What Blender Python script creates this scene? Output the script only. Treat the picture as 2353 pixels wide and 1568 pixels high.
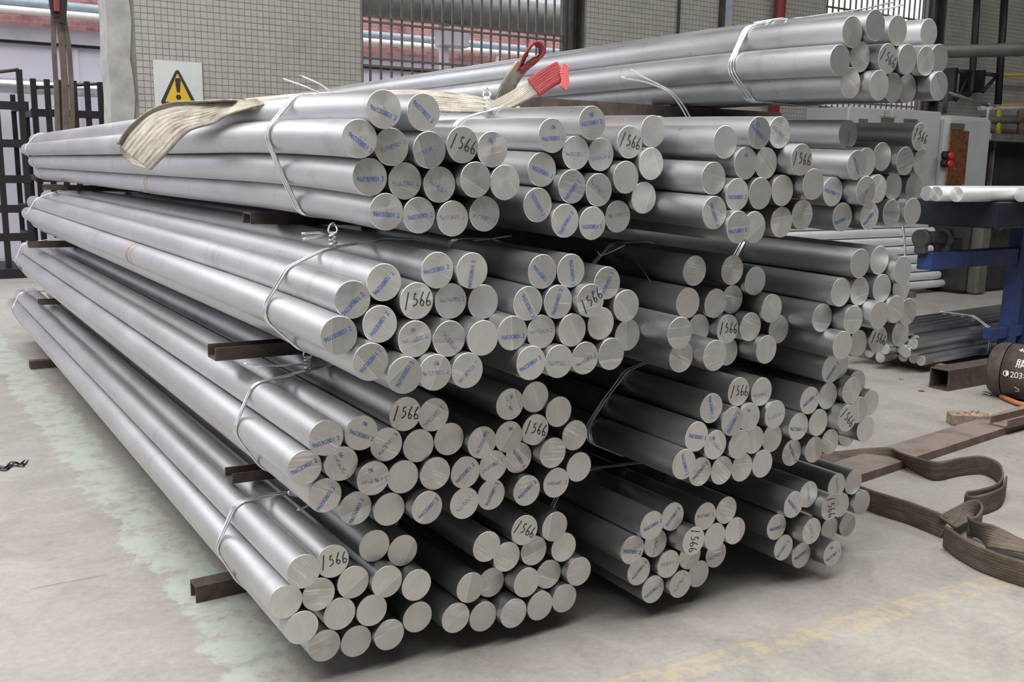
import bpy, math, random
import numpy as np
from mathutils import Vector, Matrix

random.seed(7)
for o in list(bpy.data.objects):
    bpy.data.objects.remove(o)
scene = bpy.context.scene
COL = scene.collection

# ------------------------------------------------------------------ camera
CAM_H = 1.52
FPX = 2225.0                                   # focal length in pixels of the 2353 x 1568 frame
CX, CY = 1176.5, 784.0
ROT = np.array([[0.84179, -0.083652, 0.533284],   # rows: world axes seen in camera axes (right, down, forward)
                [-0.539611, -0.156883, 0.827168],
                [0.014469, -0.984068, -0.177202]])
cam_data = bpy.data.cameras.new('camera')
cam_data.sensor_fit = 'HORIZONTAL'
cam_data.sensor_width = 36.0
cam_data.lens = FPX / 2353.0 * 36.0
cam_data.clip_end = 300
cam = bpy.data.objects.new('camera', cam_data)
COL.objects.link(cam)
m = Matrix(((ROT[0][0], -ROT[0][1], -ROT[0][2], 0),
            (ROT[1][0], -ROT[1][1], -ROT[1][2], 0),
            (ROT[2][0], -ROT[2][1], -ROT[2][2], CAM_H), (0, 0, 0, 1)))
cam.matrix_world = m
scene.camera = cam

# ------------------------------------------------------------------ light
world = bpy.data.worlds.new('overcast_sky')
scene.world = world
world.use_nodes = True
wn = world.node_tree.nodes
wn['Background'].inputs['Color'].default_value = (0.965, 0.975, 1.0, 1)
wn['Background'].inputs['Strength'].default_value = 3.0


def area(name, loc, rot, sx, sy, power, color=(1, 1, 1)):
    d = bpy.data.lights.new(name, 'AREA')
    d.shape = 'RECTANGLE'
    d.size, d.size_y = sx, sy
    d.energy = power
    d.color = color
    o = bpy.data.objects.new(name, d)
    COL.objects.link(o)
    o.location = loc
    o.rotation_euler = rot
    return o


area('skylight_and_fill', (0.0, 1.0, 7.6), (0, 0, 0), 11.0, 4.5, 1600, (1.0, 0.985, 0.96))
area('skylight_and_fill', (12.5, 1.5, 7.6), (0, 0, 0), 8.0, 5.0, 470, (1.0, 0.985, 0.96))  # added fill lamp for the cabinets and the background
area('skylight_and_fill', (-3.0, 6.0, 7.6), (0, 0, 0), 5.0, 4.0, 350, (1.0, 0.985, 0.96))  # another added fill lamp, for the background by the doorway
area('side_fill_light', (-7.7, 5.5, 3.2), (0, -math.pi / 2, 0), 4.5, 6.5, 230, (0.95, 0.97, 1.0))  # added fill for the stack's left side; no window is built here

vs = scene.view_settings
vs.view_transform = 'Standard'
vs.look = 'None'
vs.exposure = 0.0
vs.gamma = 1.0
vs.use_curve_mapping = False


# ------------------------------------------------------------------ pixel -> place
def _ray(px, py):
    return ROT @ np.array([px - CX, py - CY, FPX])


def on_z(px, py, z=0.0):
    d = _ray(px, py); t = (z - CAM_H) / d[2]
    return Vector((d[0] * t, d[1] * t, z))


def on_y(px, py, y):
    d = _ray(px, py); t = y / d[1]
    return Vector((d[0] * t, y, CAM_H + d[2] * t))


def on_x(px, py, x):
    d = _ray(px, py); t = x / d[0]
    return Vector((x, d[1] * t, CAM_H + d[2] * t))


# ------------------------------------------------------------------ scene helpers
def tag(o, label=None, cat=None, group=None, kind=None):
    if label: o['label'] = label
    if cat: o['category'] = cat
    if group: o['group'] = group
    if kind: o['kind'] = kind
    return o


def empty(name, loc=(0, 0, 0), rz=0.0):
    o = bpy.data.objects.new(name, None)
    o.empty_display_size = 0.1
    COL.objects.link(o)
    o.location = loc
    o.rotation_euler = (0, 0, rz)
    return o


def put(name, mesh, parent=None, loc=(0, 0, 0), rot=(0, 0, 0)):
    o = bpy.data.objects.new(name, mesh)
    COL.objects.link(o)
    o.location = loc
    o.rotation_euler = rot
    if parent is not None:
        o.parent = parent
    return o


class MB:
    """collects faces, then becomes one mesh"""
    def __init__(self):
        self.v, self.f, self.s = [], [], []

    def add(self, verts, faces, smooth=False):
        n = len(self.v)
        self.v += [tuple(p) for p in verts]
        self.f += [tuple(i + n for i in f) for f in faces]
        self.s += [smooth] * len(faces)
        return self

    def box(self, c, s, rz=0.0, rot=None):
        hx, hy, hz = s[0] / 2, s[1] / 2, s[2] / 2
        M = rot if rot is not None else Matrix.Rotation(rz, 3, 'Z')
        vs_ = [Vector(c) + M @ Vector((x * hx, y * hy, z * hz)) for x in (-1, 1) for y in (-1, 1) for z in (-1, 1)]
        return self.add(vs_, [(0, 1, 3, 2), (4, 6, 7, 5), (0, 4, 5, 1), (2, 3, 7, 6), (0, 2, 6, 4), (1, 5, 7, 3)])

    def span(self, lo, hi):
        c = [(a + b) / 2 for a, b in zip(lo, hi)]
        return self.box(c, [abs(b - a) for a, b in zip(lo, hi)])

    def bevel_box(self, c, s, b, rot=None):
        """box with chamfered edges"""
        M = rot if rot is not None else Matrix.Identity(3)
        h = [k / 2 for k in s]
        vs_, idx = [], {}
        for sx in (-1, 1):
            for sy in (-1, 1):
                for sz in (-1, 1):
                    for ax in range(3):
                        q = [sx * (h[0] - b), sy * (h[1] - b), sz * (h[2] - b)]
                        q[ax] = (sx, sy, sz)[ax] * h[ax]
                        idx[(sx, sy, sz, ax)] = len(vs_)
                        vs_.append(Vector(c) + M @ Vector(q))
        F = []
        sg = (-1, 1)
        for ax in range(3):
            u, w = [k for k in range(3) if k != ax]
            for s0 in sg:
                loop = []
                for a, d in ((-1, -1), (1, -1), (1, 1), (-1, 1)):
                    k = [0, 0, 0]; k[ax] = s0; k[u] = a; k[w] = d
                    loop.append(idx[(*k, ax)])
                F.append(tuple(loop))
        for ax in range(3):
            u, w = [k for k in range(3) if k != ax]
            for a in sg:
                for d in sg:
                    k0 = [0, 0, 0]; k0[u] = a; k0[w] = d
                    k1 = list(k0); k0[ax] = -1; k1[ax] = 1
                    F.append((idx[(*k0, u)], idx[(*k1, u)], idx[(*k1, w)], idx[(*k0, w)]))
        for sx in sg:
            for sy in sg:
                for sz in sg:
                    F.append((idx[(sx, sy, sz, 0)], idx[(sx, sy, sz, 1)], idx[(sx, sy, sz, 2)]))
        return self.add(vs_, F)

    def tube(self, pts, r, seg=8, closed=False, cap=True):
        pts = [Vector(p) for p in pts]
        n = len(pts)
        rs = r if hasattr(r, '__len__') else [r] * n
        up = None
        rings = []
        for i in range(n):
            if closed:
                t = pts[(i + 1) % n] - pts[i - 1]
            else:
                t = pts[min(i + 1, n - 1)] - pts[max(i - 1, 0)]
            if t.length < 1e-9: t = Vector((0, 0, 1))
            t.normalize()
            if up is None:
                up = t.orthogonal().normalized()
            up = (up - t * up.dot(t))
            if up.length < 1e-6: up = t.orthogonal()
            up.normalize()
            b = t.cross(up)
            rings.append([pts[i] + (up * math.cos(a) + b * math.sin(a)) * rs[i]
                          for a in [2 * math.pi * k / seg for k in range(seg)]])
        V = [p for ring in rings for p in ring]
        F = []
        for i in range(n if closed else n - 1):
            j = (i + 1) % n
            for k in range(seg):
                l = (k + 1) % seg
                F.append((i * seg + k, i * seg + l, j * seg + l, j * seg + k))
        self.add(V, F, True)
        if cap and not closed:
            base = len(self.v) - len(V)
            self.f.append(tuple(base + k for k in range(seg))[::-1]); self.s.append(False)
            self.f.append(tuple(base + (n - 1) * seg + k for k in range(seg))); self.s.append(False)
        return self

    def sweep(self, prof, p0, p1, up=(0, 0, 1), cap=True):
        """straight sweep of a closed 2-D profile (side, up) from p0 to p1"""
        p0, p1 = Vector(p0), Vector(p1)
        t = (p1 - p0).normalized()
        side = t.cross(Vector(up)).normalized()
        u = side.cross(t)
        n = len(prof)
        V = [q + side * a + u * b for q in (p0, p1) for a, b in prof]
        F = [(k, (k + 1) % n, n + (k + 1) % n, n + k) for k in range(n)]
        if cap:
            F += [tuple(range(n))[::-1], tuple(range(n, 2 * n))]
        return self.add(V, F)

    def mesh(self, name, mat):
        me = bpy.data.meshes.new(name)
        me.from_pydata([tuple(p) for p in self.v], [], self.f)
        for mm in (mat if isinstance(mat, (list, tuple)) else [mat]):
            me.materials.append(mm)
        me.polygons.foreach_set('use_smooth', self.s)
        if getattr(self, 'uv', None):
            lay_ = me.uv_layers.new(name='UVMap')
            for lp in me.loops: lay_.data[lp.index].uv = self.uv[lp.vertex_index]
        me.update()
        return me

    def build(self, name, mat, parent=None, fix=True):
        me = self.mesh(name, mat)
        if fix:
            import bmesh
            bm = bmesh.new(); bm.from_mesh(me)
            bmesh.ops.recalc_face_normals(bm, faces=bm.faces)
            bm.to_mesh(me); bm.free()
        return put(name, me, parent)


def _spline(P, n):
    P = [Vector(p) for p in P]; k = len(P) - 1; out = []
    g = lambda q: P[max(0, min(k, q))]
    for i in range(n + 1):
        u = i / n * k; j = min(int(u), k - 1); t = u - j
        a, b, c, d = g(j - 1), g(j), g(j + 1), g(j + 2)
        out.append(0.5 * ((2 * b) + (c - a) * t + (2 * a - 5 * b + 4 * c - d) * t * t + (3 * b - a - 3 * c + d) * t ** 3))
    return out


def edge_band(A, B, thick=0.006, n=60, cols=13):
    """flat webbing between two edge curves"""
    A, B = _spline(A, n), _spline(B, n)
    mb = MB(); V, F = [], []
    dist = 0.0; uv = []
    for i in range(n + 1):
        mid = (A[i] + B[i]) / 2
        if i: dist += (mid - (A[i - 1] + B[i - 1]) / 2).length
        t = ((A[min(i + 1, n)] + B[min(i + 1, n)]) - (A[max(i - 1, 0)] + B[max(i - 1, 0)])).normalized()
        nn = t.cross((A[i] - B[i])).normalized()
        for side in (1, -1):
            for c in range(cols):
                s = c / (cols - 1)
                off = thick * 0.5 * (0.55 if c in (0, cols - 1) else 1.0 + (0.25 if c % 2 else 0.0))
                V.append(A[i].lerp(B[i], s) + nn * side * off)
                uv.append((s, dist))
    st = 2 * cols
    for i in range(n):
        a, b = i * st, (i + 1) * st
        for c in range(cols - 1):
            F.append((a + c, a + c + 1, b + c + 1, b + c))
            F.append((a + cols + c, b + cols + c, b + cols + c + 1, a + cols + c + 1))
        F.append((a, b, b + cols, a + cols))
        F.append((a + cols - 1, a + 2 * cols - 1, b + 2 * cols - 1, b + cols - 1))
    F.append(tuple(list(range(cols)) + list(range(2 * cols - 1, cols - 1, -1))))
    e = n * st
    F.append(tuple(list(range(e, e + cols)) + list(range(e + 2 * cols - 1, e + cols - 1, -1))))
    mb.add(V, F, True)
    mb.uv = uv
    return mb


def ribbon(path, width, thick=0.006, n=60):
    """webbing of constant width: path = [(centre, width direction)]"""
    C = _spline([p for p, w in path], n)
    W = [Vector(w).normalized() for p, w in path]; k = len(W) - 1
    A, B = [], []
    for i in range(n + 1):
        u = i / n * k; j = min(int(u), k - 1); s = u - j
        w = (W[j] * (1 - s) + W[j + 1] * s).normalized()
        t = (C[min(i + 1, n)] - C[max(i - 1, 0)]).normalized()
        w = (w - t * w.dot(t)).normalized()
        A.append(C[i] + w * width / 2); B.append(C[i] - w * width / 2)
    return edge_band(A, B, thick, n)


# ------------------------------------------------------------------ materials
class NT:
    def __init__(self, name):
        self.m = bpy.data.materials.new(name)
        self.m.use_nodes = True
        self.t = self.m.node_tree
        self.b = self.t.nodes['Principled BSDF']
        self.out = self.t.nodes['Material Output']
        self._oc = None

    def n(self, kind, **kw):
        nd = self.t.nodes.new(kind)
        for k, v in kw.items(): setattr(nd, k, v)
        return nd

    def set(self, sock, v):
        if hasattr(v, 'is_linked') or isinstance(v, bpy.types.NodeSocket):
            self.t.links.new(v, sock)
        elif isinstance(v, (tuple, list)) and len(v) == 3 and sock.type == 'RGBA':
            sock.default_value = (*v, 1)
        else:
            sock.default_value = v

    def coord(self, kind='Object'):
        if self._oc is None: self._oc = self.n('ShaderNodeTexCoord')
        return self._oc.outputs[kind]

    def rnd(self):
        return self.n('ShaderNodeObjectInfo').outputs['Random']

    def math(self, op, a, b=0.0, c=None, clamp=False):
        nd = self.n('ShaderNodeMath', operation=op, use_clamp=clamp)
        self.set(nd.inputs[0], a); self.set(nd.inputs[1], b)
        if c is not None: self.set(nd.inputs[2], c)
        return nd.outputs[0]

    def mapping(self, vec, scale=(1, 1, 1), loc=(0, 0, 0), rot=(0, 0, 0)):
        nd = self.n('ShaderNodeMapping')
        self.set(nd.inputs['Vector'], vec)
        self.set(nd.inputs['Location'], loc); self.set(nd.inputs['Rotation'], rot); self.set(nd.inputs['Scale'], scale)
        return nd.outputs[0]

    def offset(self, vec, r, k=37.0):
        c = self.n('ShaderNodeCombineXYZ')
        a = self.math('MULTIPLY', r, k)
        for i in range(3): self.set(c.inputs[i], a)
        v = self.n('ShaderNodeVectorMath', operation='ADD')
        self.set(v.inputs[0], vec); self.set(v.inputs[1], c.outputs[0])
        return v.outputs[0]

    def noise(self, vec, scale=5.0, detail=3.0, rough=0.55, dist=0.0):
        nd = self.n('ShaderNodeTexNoise')
        self.set(nd.inputs['Vector'], vec)
        nd.inputs['Scale'].default_value = scale; nd.inputs['Detail'].default_value = detail
        nd.inputs['Roughness'].default_value = rough; nd.inputs['Distortion'].default_value = dist
        return nd.outputs['Fac']

    def wave(self, vec, scale, dist=2.0, detail=2.0, dscale=1.0):
        nd = self.n('ShaderNodeTexWave')
        self.set(nd.inputs['Vector'], vec)
        nd.inputs['Scale'].default_value = scale; nd.inputs['Distortion'].default_value = dist
        nd.inputs['Detail'].default_value = detail; nd.inputs['Detail Scale'].default_value = dscale
        return nd.outputs['Fac']

    def ramp(self, fac, stops):
        nd = self.n('ShaderNodeValToRGB')
        self.set(nd.inputs[0], fac)
        el = nd.color_ramp.elements
        while len(el) < len(stops): el.new(0.5)
        for e, (p, c) in zip(el, stops):
            e.position = p
            e.color = (*c, 1) if isinstance(c, (tuple, list)) else (c, c, c, 1)
        return nd.outputs['Color']

    def step(self, v, lo, hi):
        nd = self.n('ShaderNodeMapRange', interpolation_type='SMOOTHSTEP')
        self.set(nd.inputs[0], v); self.set(nd.inputs[1], lo); self.set(nd.inputs[2], hi)
        return nd.outputs[0]

    def mix(self, f, a, b, mode='MIX'):
        nd = self.n('ShaderNodeMix', data_type='RGBA', blend_type=mode)
        self.set(nd.inputs[0], f); self.set(nd.inputs[6], a); self.set(nd.inputs[7], b)
        return nd.outputs[2]

    def bump(self, h, strength=0.3, dist=0.01):
        nd = self.n('ShaderNodeBump')
        self.set(nd.inputs['Height'], h)
        nd.inputs['Strength'].default_value = strength; nd.inputs['Distance'].default_value = dist
        self.t.links.new(nd.outputs[0], self.b.inputs['Normal'])

    def go(self, color=None, rough=None, metal=None, **kw):
        if color is not None: self.set(self.b.inputs['Base Color'], color)
        if rough is not None: self.set(self.b.inputs['Roughness'], rough)
        if metal is not None: self.set(self.b.inputs['Metallic'], metal)
        for k, v in kw.items(): self.set(self.b.inputs[k.replace('_', ' ')], v)
        return self.m


def plain(name, col, rough=0.6, metal=0.0, var=0.12, scale=14.0, bump=0.0):
    """base colour with soft blotches of wear"""
    N = NT(name)
    n1 = N.noise(N.coord(), scale, 4.0, 0.6)
    c = N.ramp(n1, [(0.3, tuple(max(0, k * (1 - var)) for k in col)), (0.7, tuple(min(1, k * (1 + var)) for k in col))])
    if bump: N.bump(n1, bump, 0.004)
    return N.go(c, rough, metal)


def mat_rod_side(name, base=0.58, tint=(0.985, 1.0, 1.025), streak=1.0, metal=0.93):
    N = NT(name)
    r = N.rnd()
    co = N.offset(N.coord(), r, 41.0)
    fine = N.noise(N.mapping(co, (90, 1.2, 90)), 1.0, 3.0, 0.6)      # extrusion streaks along the bar
    soft = N.noise(N.mapping(co, (7, 2.0, 7)), 1.0, 4.0, 0.6)        # oxide clouds
    ring = N.noise(N.mapping(co, (0.6, 11, 0.6)), 1.0, 2.0, 0.5)     # dull bands round the bar
    pit = N.noise(N.mapping(co, (70, 26, 70)), 1.0, 2.0, 0.5)
    v = N.math('ADD', N.math('MULTIPLY', fine, 0.10 * streak), N.math('MULTIPLY', soft, 0.30))
    v = N.math('ADD', v, N.math('MULTIPLY', N.step(ring, 0.60, 0.70), -0.055))
    v = N.math('ADD', v, N.math('MULTIPLY', N.step(pit, 0.71, 0.76), -0.22))
    v = N.math('ADD', v, N.math('MULTIPLY', r, 0.06))
    v = N.math('ADD', v, base - 0.22)
    cc = N.n('ShaderNodeCombineColor')
    for i in range(3): N.set(cc.inputs[i], N.math('MULTIPLY', v, tint[i]))
    rough = N.math('ADD', N.math('MULTIPLY', soft, 0.20), 0.31)
    N.bump(fine, 0.05, 0.002)
    tg = N.n('ShaderNodeTangent', direction_type='RADIAL', axis='Y')   # drawn lines: rough round the bar, smooth along it
    N.t.links.new(tg.outputs[0], N.b.inputs['Tangent'])
    return N.go(cc.outputs[0], rough, metal, Anisotropic=0.7)


def mat_rod_face(name):
    N = NT(name)
    r = N.rnd()
    r2 = N.math('FRACT', N.math('MULTIPLY', r, 17.31))
    r3 = N.math('FRACT', N.math('MULTIPLY', r, 53.77))
    ang = N.n('ShaderNodeCombineXYZ')
    N.set(ang.inputs[1], N.math('MULTIPLY', N.math('SUBTRACT', r2, 0.35), 3.0))
    rot = N.mapping(N.offset(N.coord(), r, 0.7), rot=ang.outputs[0])
    lines = N.wave(rot, 190.0, 6.0, 2.0, 0.25)                       # saw marks
    broad = N.noise(N.mapping(rot, (60, 1, 7)), 1.0, 3.0, 0.6)
    cloud = N.noise(N.offset(N.coord(), r, 9.0), 26.0, 3.0, 0.6)
    smear = N.noise(N.mapping(rot, (34, 1, 12), loc=(3.1, 0, 1.7)), 1.0, 5.0, 0.7)
    grain = N.noise(N.mapping(rot, (620, 1, 40)), 1.0, 1.0, 0.5)
    v = N.math('ADD', N.math('MULTIPLY', N.math('MULTIPLY', lines, N.step(r3, 0.3, 1.0)), 0.11), 0.53)
    v = N.math('ADD', v, N.math('MULTIPLY', N.math('SUBTRACT', broad, 0.5), 0.10))
    v = N.math('ADD', v, N.math('MULTIPLY', N.math('SUBTRACT', grain, 0.5), 0.10))
    v = N.math('ADD', v, N.math('MULTIPLY', N.math('SUBTRACT', cloud, 0.5), 0.10))
    glint = N.noise(N.mapping(rot, (260, 1, 9), loc=(1.3, 0, 5.2)), 1.0, 2.0, 0.6)
    gl = N.math('MULTIPLY', N.step(glint, 0.60, 0.70), N.step(r2, 0.25, 0.75))
    v = N.math('ADD', v, N.math('MULTIPLY', gl, 0.30))  # saw-streak glints painted as white into the face colour
    v = N.math('ADD', v, N.math('MULTIPLY', r3, 0.06))
    # some ends were sawn from two sides: a ridge splits the face
    pl = N.mapping(N.coord(), rot=ang.outputs[0]); sp_ = N.n('ShaderNodeSeparateXYZ'); N.set(sp_.inputs[0], pl)
    off_ = N.math('MULTIPLY', N.math('SUBTRACT', r3, 0.5), 0.05)
    dd = N.math('SUBTRACT', sp_.outputs[0], off_)
    has = N.math('GREATER_THAN', N.math('FRACT', N.math('MULTIPLY', r, 91.7)), 0.74)
    v = N.math('ADD', v, N.math('MULTIPLY', N.math('MULTIPLY', N.math('GREATER_THAN', dd, 0.0), has), -0.10))
    v = N.math('ADD', v, N.math('MULTIPLY', N.math('MULTIPLY', N.math('LESS_THAN', N.math('ABSOLUTE', dd), 0.0008), has), 0.22))
    dirt = N.math('MULTIPLY', N.step(smear, 0.70, 0.80), N.step(r2, 0.55, 0.9))
    v = N.math('MULTIPLY', v, N.math('SUBTRACT', 1.0, N.math('MULTIPLY', dirt, 0.75)))
    cc = N.n('ShaderNodeCombineColor')
    for i, k in enumerate((1.01, 1.0, 0.975)): N.set(cc.inputs[i], N.math('MULTIPLY', v, k))
    N.bump(N.math('ADD', lines, broad), 0.12, 0.001)
    tg = N.n('ShaderNodeTangent', direction_type='RADIAL', axis='Y')
    N.t.links.new(tg.outputs[0], N.b.inputs['Tangent'])
    N.set(N.b.inputs['Anisotropic'], N.math('MULTIPLY', r2, 0.75))
    return N.go(cc.outputs[0], N.math('SUBTRACT', N.math('ADD', N.math('MULTIPLY', r3, 0.15), 0.36), N.math('MULTIPLY', gl, 0.10)), 0.72)


def mat_ink(name, col, fade=0.45):
    N = NT(name)
    n1 = N.noise(N.offset(N.coord(), N.rnd(), 11.0), 160.0, 3.0, 0.7)
    tr = N.n('ShaderNodeBsdfTransparent')
    mx = N.n('ShaderNodeMixShader')
    N.set(mx.inputs[0], N.step(n1, fade - 0.10, fade + 0.12))
    N.t.links.new(tr.outputs[0], mx.inputs[1]); N.t.links.new(N.b.outputs[0], mx.inputs[2])
    N.t.links.new(mx.outputs[0], N.out.inputs[0])
    return N.go(col, 0.7)


def mat_web(name, c0, c1, c2):
    """dirty woven webbing: ribs along the band, weft across it"""
    N = NT(name)
    uv = N.coord('UV')
    sep = N.n('ShaderNodeSeparateXYZ'); N.set(sep.inputs[0], uv)
    U, V = sep.outputs[0], sep.outputs[1]
    rib_ = N.math('ABSOLUTE', N.math('SINE', N.math('MULTIPLY', U, 9 * math.pi)))
    weft = N.math('ABSOLUTE', N.math('SINE', N.math('MULTIPLY', V, 620.0)))
    dirt = N.noise(N.mapping(uv, (14, 7, 1)), 1.0, 6.0, 0.7)
    soil = N.noise(N.coord(), 7.0, 4.0, 0.65)
    fib = N.noise(N.coord(), 300.0, 2.0, 0.6)
    f = N.math('ADD', N.math('MULTIPLY', dirt, 0.6), N.math('MULTIPLY', soil, 0.4))
    f = N.math('ADD', f, N.math('MULTIPLY', N.math('SUBTRACT', rib_, 0.65), 0.08))
    f = N.math('ADD', f, N.math('MULTIPLY', N.math('SUBTRACT', weft, 0.6), 0.06))
    f = N.math('ADD', f, N.math('MULTIPLY', N.math('SUBTRACT', fib, 0.5), 0.16))
    N.bump(N.math('ADD', N.math('MULTIPLY', rib_, 0.6), N.math('ADD', weft, fib)), 0.55, 0.003)
    return N.go(N.ramp(f, [(0.34, c0), (0.50, c1), (0.66, c2)]), 0.9)


def mat_floor():
    N = NT('concrete_floor')
    co = N.coord()
    big = N.noise(co, 0.55, 5.0, 0.6, 0.4)
    mid = N.noise(co, 3.0, 8.0, 0.68, 0.8)
    fine = N.noise(co, 34.0, 6.0, 0.75, 0.3)
    grit = N.noise(co, 190.0, 3.0, 0.7)
    scr = N.noise(N.mapping(co, (1.2, 30, 1), rot=(0, 0, 0.75)), 1.0, 5.0, 0.75)
    base = N.ramp(mid, [(0.28, (0.185, 0.172, 0.157)), (0.47, (0.264, 0.249, 0.228)), (0.55, (0.288, 0.273, 0.251)), (0.74, (0.363, 0.343, 0.316))])
    base = N.mix(N.math('MULTIPLY', N.step(big, 0.45, 0.65), 0.35), base, (0.358, 0.344, 0.321))
    base = N.mix(N.math('MULTIPLY', N.step(scr, 0.55, 0.68), 0.28), base, (0.160, 0.149, 0.139))
    base = N.mix(0.30, base, N.ramp(fine, [(0.3, (0.165, 0.153, 0.139)), (0.7, (0.407, 0.385, 0.358))]))
    base = N.mix(N.math('MULTIPLY', N.step(grit, 0.60, 0.72), 0.30), base, (0.440, 0.424, 0.396))
    base = N.mix(N.math('MULTIPLY', N.step(grit, 0.36, 0.28), 0.30), base, (0.121, 0.110, 0.105))
    sep = N.n('ShaderNodeSeparateXYZ'); N.set(sep.inputs[0], co)
    X, Y = sep.outputs[0], sep.outputs[1]
    wob = N.math('SUBTRACT', mid, 0.5)

    def line(a_, b_):
        L = math.hypot(b_.x - a_.x, b_.y - a_.y); tx, ty = (b_.x - a_.x) / L, (b_.y - a_.y) / L
        d = N.math('ADD', N.math('ADD', N.math('MULTIPLY', X, -ty), N.math('MULTIPLY', Y, tx)), a_.x * ty - a_.y * tx)
        s = N.math('ADD', N.math('ADD', N.math('MULTIPLY', X, tx), N.math('MULTIPLY', Y, ty)), -(a_.x * tx + a_.y * ty))
        return d, s, L

    def band(d, half, amp, soft):
        d = N.math('ADD', d, N.math('MULTIPLY', wob, amp))
        return N.math('SUBTRACT', 1.0, N.step(N.math('ABSOLUTE', d), half * soft, half))
    # worn pale green walkway paint along the stack
    d, s, L = line(on_z(225, 1080), on_z(560, 1480))
    wear = N.step(N.noise(co, 7.5, 9.0, 0.74, 0.2), 0.36, 0.56)
    gm = N.math('MULTIPLY', band(d, 0.125, 0.34, 0.80), wear)
    base = N.mix(N.math('MULTIPLY', gm, 0.60), base, (0.385, 0.450, 0.395))
    # worn yellow line across the aisle
    d, s, L = line(on_z(1500, 1562), on_z(2300, 1335))
    chip = N.step(N.noise(N.mapping(co, (1, 1, 1), rot=(0, 0, 0.4)), 15.0, 9.0, 0.78, 0.15), 0.46, 0.56)
    ym = N.math('MULTIPLY', band(d, 0.058, 0.06, 0.85), chip)
    base = N.mix(N.math('MULTIPLY', ym, 0.50), base, (0.43, 0.34, 0.175))
    # a fine brown crack
    d, s, L = line(on_z(58, 1356), on_z(255, 1320))
    ins = N.math('MULTIPLY', N.step(s, 0.0, 0.05), N.math('SUBTRACT', 1.0, N.step(s, L - 0.05, L)))
    cr = N.math('MULTIPLY', band(d, 0.006, 0.02, 0.3), ins)
    base = N.mix(N.math('MULTIPLY', cr, 0.7), base, (0.13, 0.105, 0.085))
    N.bump(N.math('ADD', N.math('MULTIPLY', fine, 0.7), N.math('ADD', mid, N.math('MULTIPLY', grit, 0.3))), 0.30, 0.006)
    return N.go(base, N.math('ADD', N.math('MULTIPLY', mid, 0.3), 0.50), 0.0)


def mat_tile():
    N = NT('glazed_mosaic_tile')
    geo = N.n('ShaderNodeNewGeometry')
    rp = geo.outputs['Random Per Island']
    r = N.math('FRACT', N.math('ADD', rp, N.rnd()))
    c = N.ramp(r, [(0.0, (0.345, 0.320, 0.300)), (0.35, (0.350, 0.345, 0.315)), (0.7, (0.375, 0.355, 0.335)), (1.0, (0.345, 0.352, 0.318))])
    d = N.noise(N.coord('Object'), 1.4, 5.0, 0.65)
    c = N.mix(N.math('MULTIPLY', N.step(d, 0.50, 0.75), 0.3), c, (0.20, 0.185, 0.165))
    return N.go(c, 0.42)


M = {}
M['rod'] = mat_rod_side('oxidised_aluminium')
M['rod_bright'] = mat_rod_side('bright_aluminium', 0.92, metal=0.55)
M['face'] = mat_rod_face('sawn_aluminium_face')
M['blue_ink'] = mat_ink('blue_stamp_ink', (0.025, 0.105, 0.42), 0.38)
M['blue_faint'] = mat_ink('faded_blue_stamp_ink', (0.05, 0.12, 0.36), 0.50)
M['marker'] = mat_ink('black_marker_ink', (0.012, 0.012, 0.016), 0.18)
M['wire'] = plain('galvanised_wire', (0.74, 0.76, 0.78), 0.28, 0.95, 0.10, 60)
M['rust'] = plain('brown_painted_steel', (0.082, 0.060, 0.052), 0.62, 0.25, 0.35, 22, 0.2)
def mat_dusty():
    N = NT('dusty_brown_steel')
    n1 = N.noise(N.coord(), 14.0, 4.0, 0.6)
    c = N.ramp(n1, [(0.3, (0.10, 0.066, 0.052)), (0.7, (0.175, 0.12, 0.095))])
    geo = N.n('ShaderNodeNewGeometry'); sep = N.n('ShaderNodeSeparateXYZ'); N.set(sep.inputs[0], geo.outputs['Normal'])
    d = N.math('MULTIPLY', N.step(sep.outputs[2], 0.7, 0.95), N.step(N.noise(N.coord(), 5.0, 4.0, 0.65), 0.25, 0.6))   # floor dust settled on top
    N.bump(n1, 0.2, 0.004)
    return N.go(N.mix(N.math('MULTIPLY', d, 0.7), c, (0.235, 0.205, 0.18)), 0.8, 0.05)


M['rust_pale'] = mat_dusty()
M['floor'] = mat_floor()
M['tile'] = mat_tile()
M['grout'] = plain('cement_grout', (0.205, 0.195, 0.178), 0.95, 0, 0.2, 6)
M['concrete'] = plain('grey_plaster', (0.33, 0.325, 0.315), 0.9, 0, 0.22, 5, 0.3)
M['bar'] = plain('grey_green_window_bar', (0.105, 0.098, 0.082), 0.6, 0.2, 0.2, 10)
M['darksteel'] = plain('dark_steel', (0.055, 0.05, 0.048), 0.6, 0.3, 0.3, 8)
M['black'] = plain('black_painted_steel', (0.016, 0.012, 0.015), 0.55, 0.2, 0.3, 9)
M['web_white'] = mat_web('dirty_white_webbing', (0.10, 0.082, 0.062), (0.36, 0.325, 0.27), (0.60, 0.565, 0.50))
M['web_red'] = mat_web('red_webbing', (0.14, 0.02, 0.022), (0.32, 0.05, 0.05), (0.45, 0.10, 0.10))
M['web_pink'] = mat_web('torn_red_cloth', (0.45, 0.06, 0.06), (0.68, 0.13, 0.13), (0.75, 0.2, 0.19))
M['web_brown'] = mat_web('worn_brown_webbing', (0.045, 0.034, 0.026), (0.115, 0.088, 0.068), (0.215, 0.175, 0.14))
M['blue'] = plain('blue_painted_steel', (0.022, 0.045, 0.155), 0.5, 0.1, 0.25, 12)
M['navy'] = plain('dark_navy_steel', (0.006, 0.008, 0.018), 0.55, 0.1, 0.25, 12)
M['cab'] = plain('pale_grey_cabinet_paint', (0.37, 0.40, 0.405), 0.5, 0, 0.06, 3)
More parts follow.
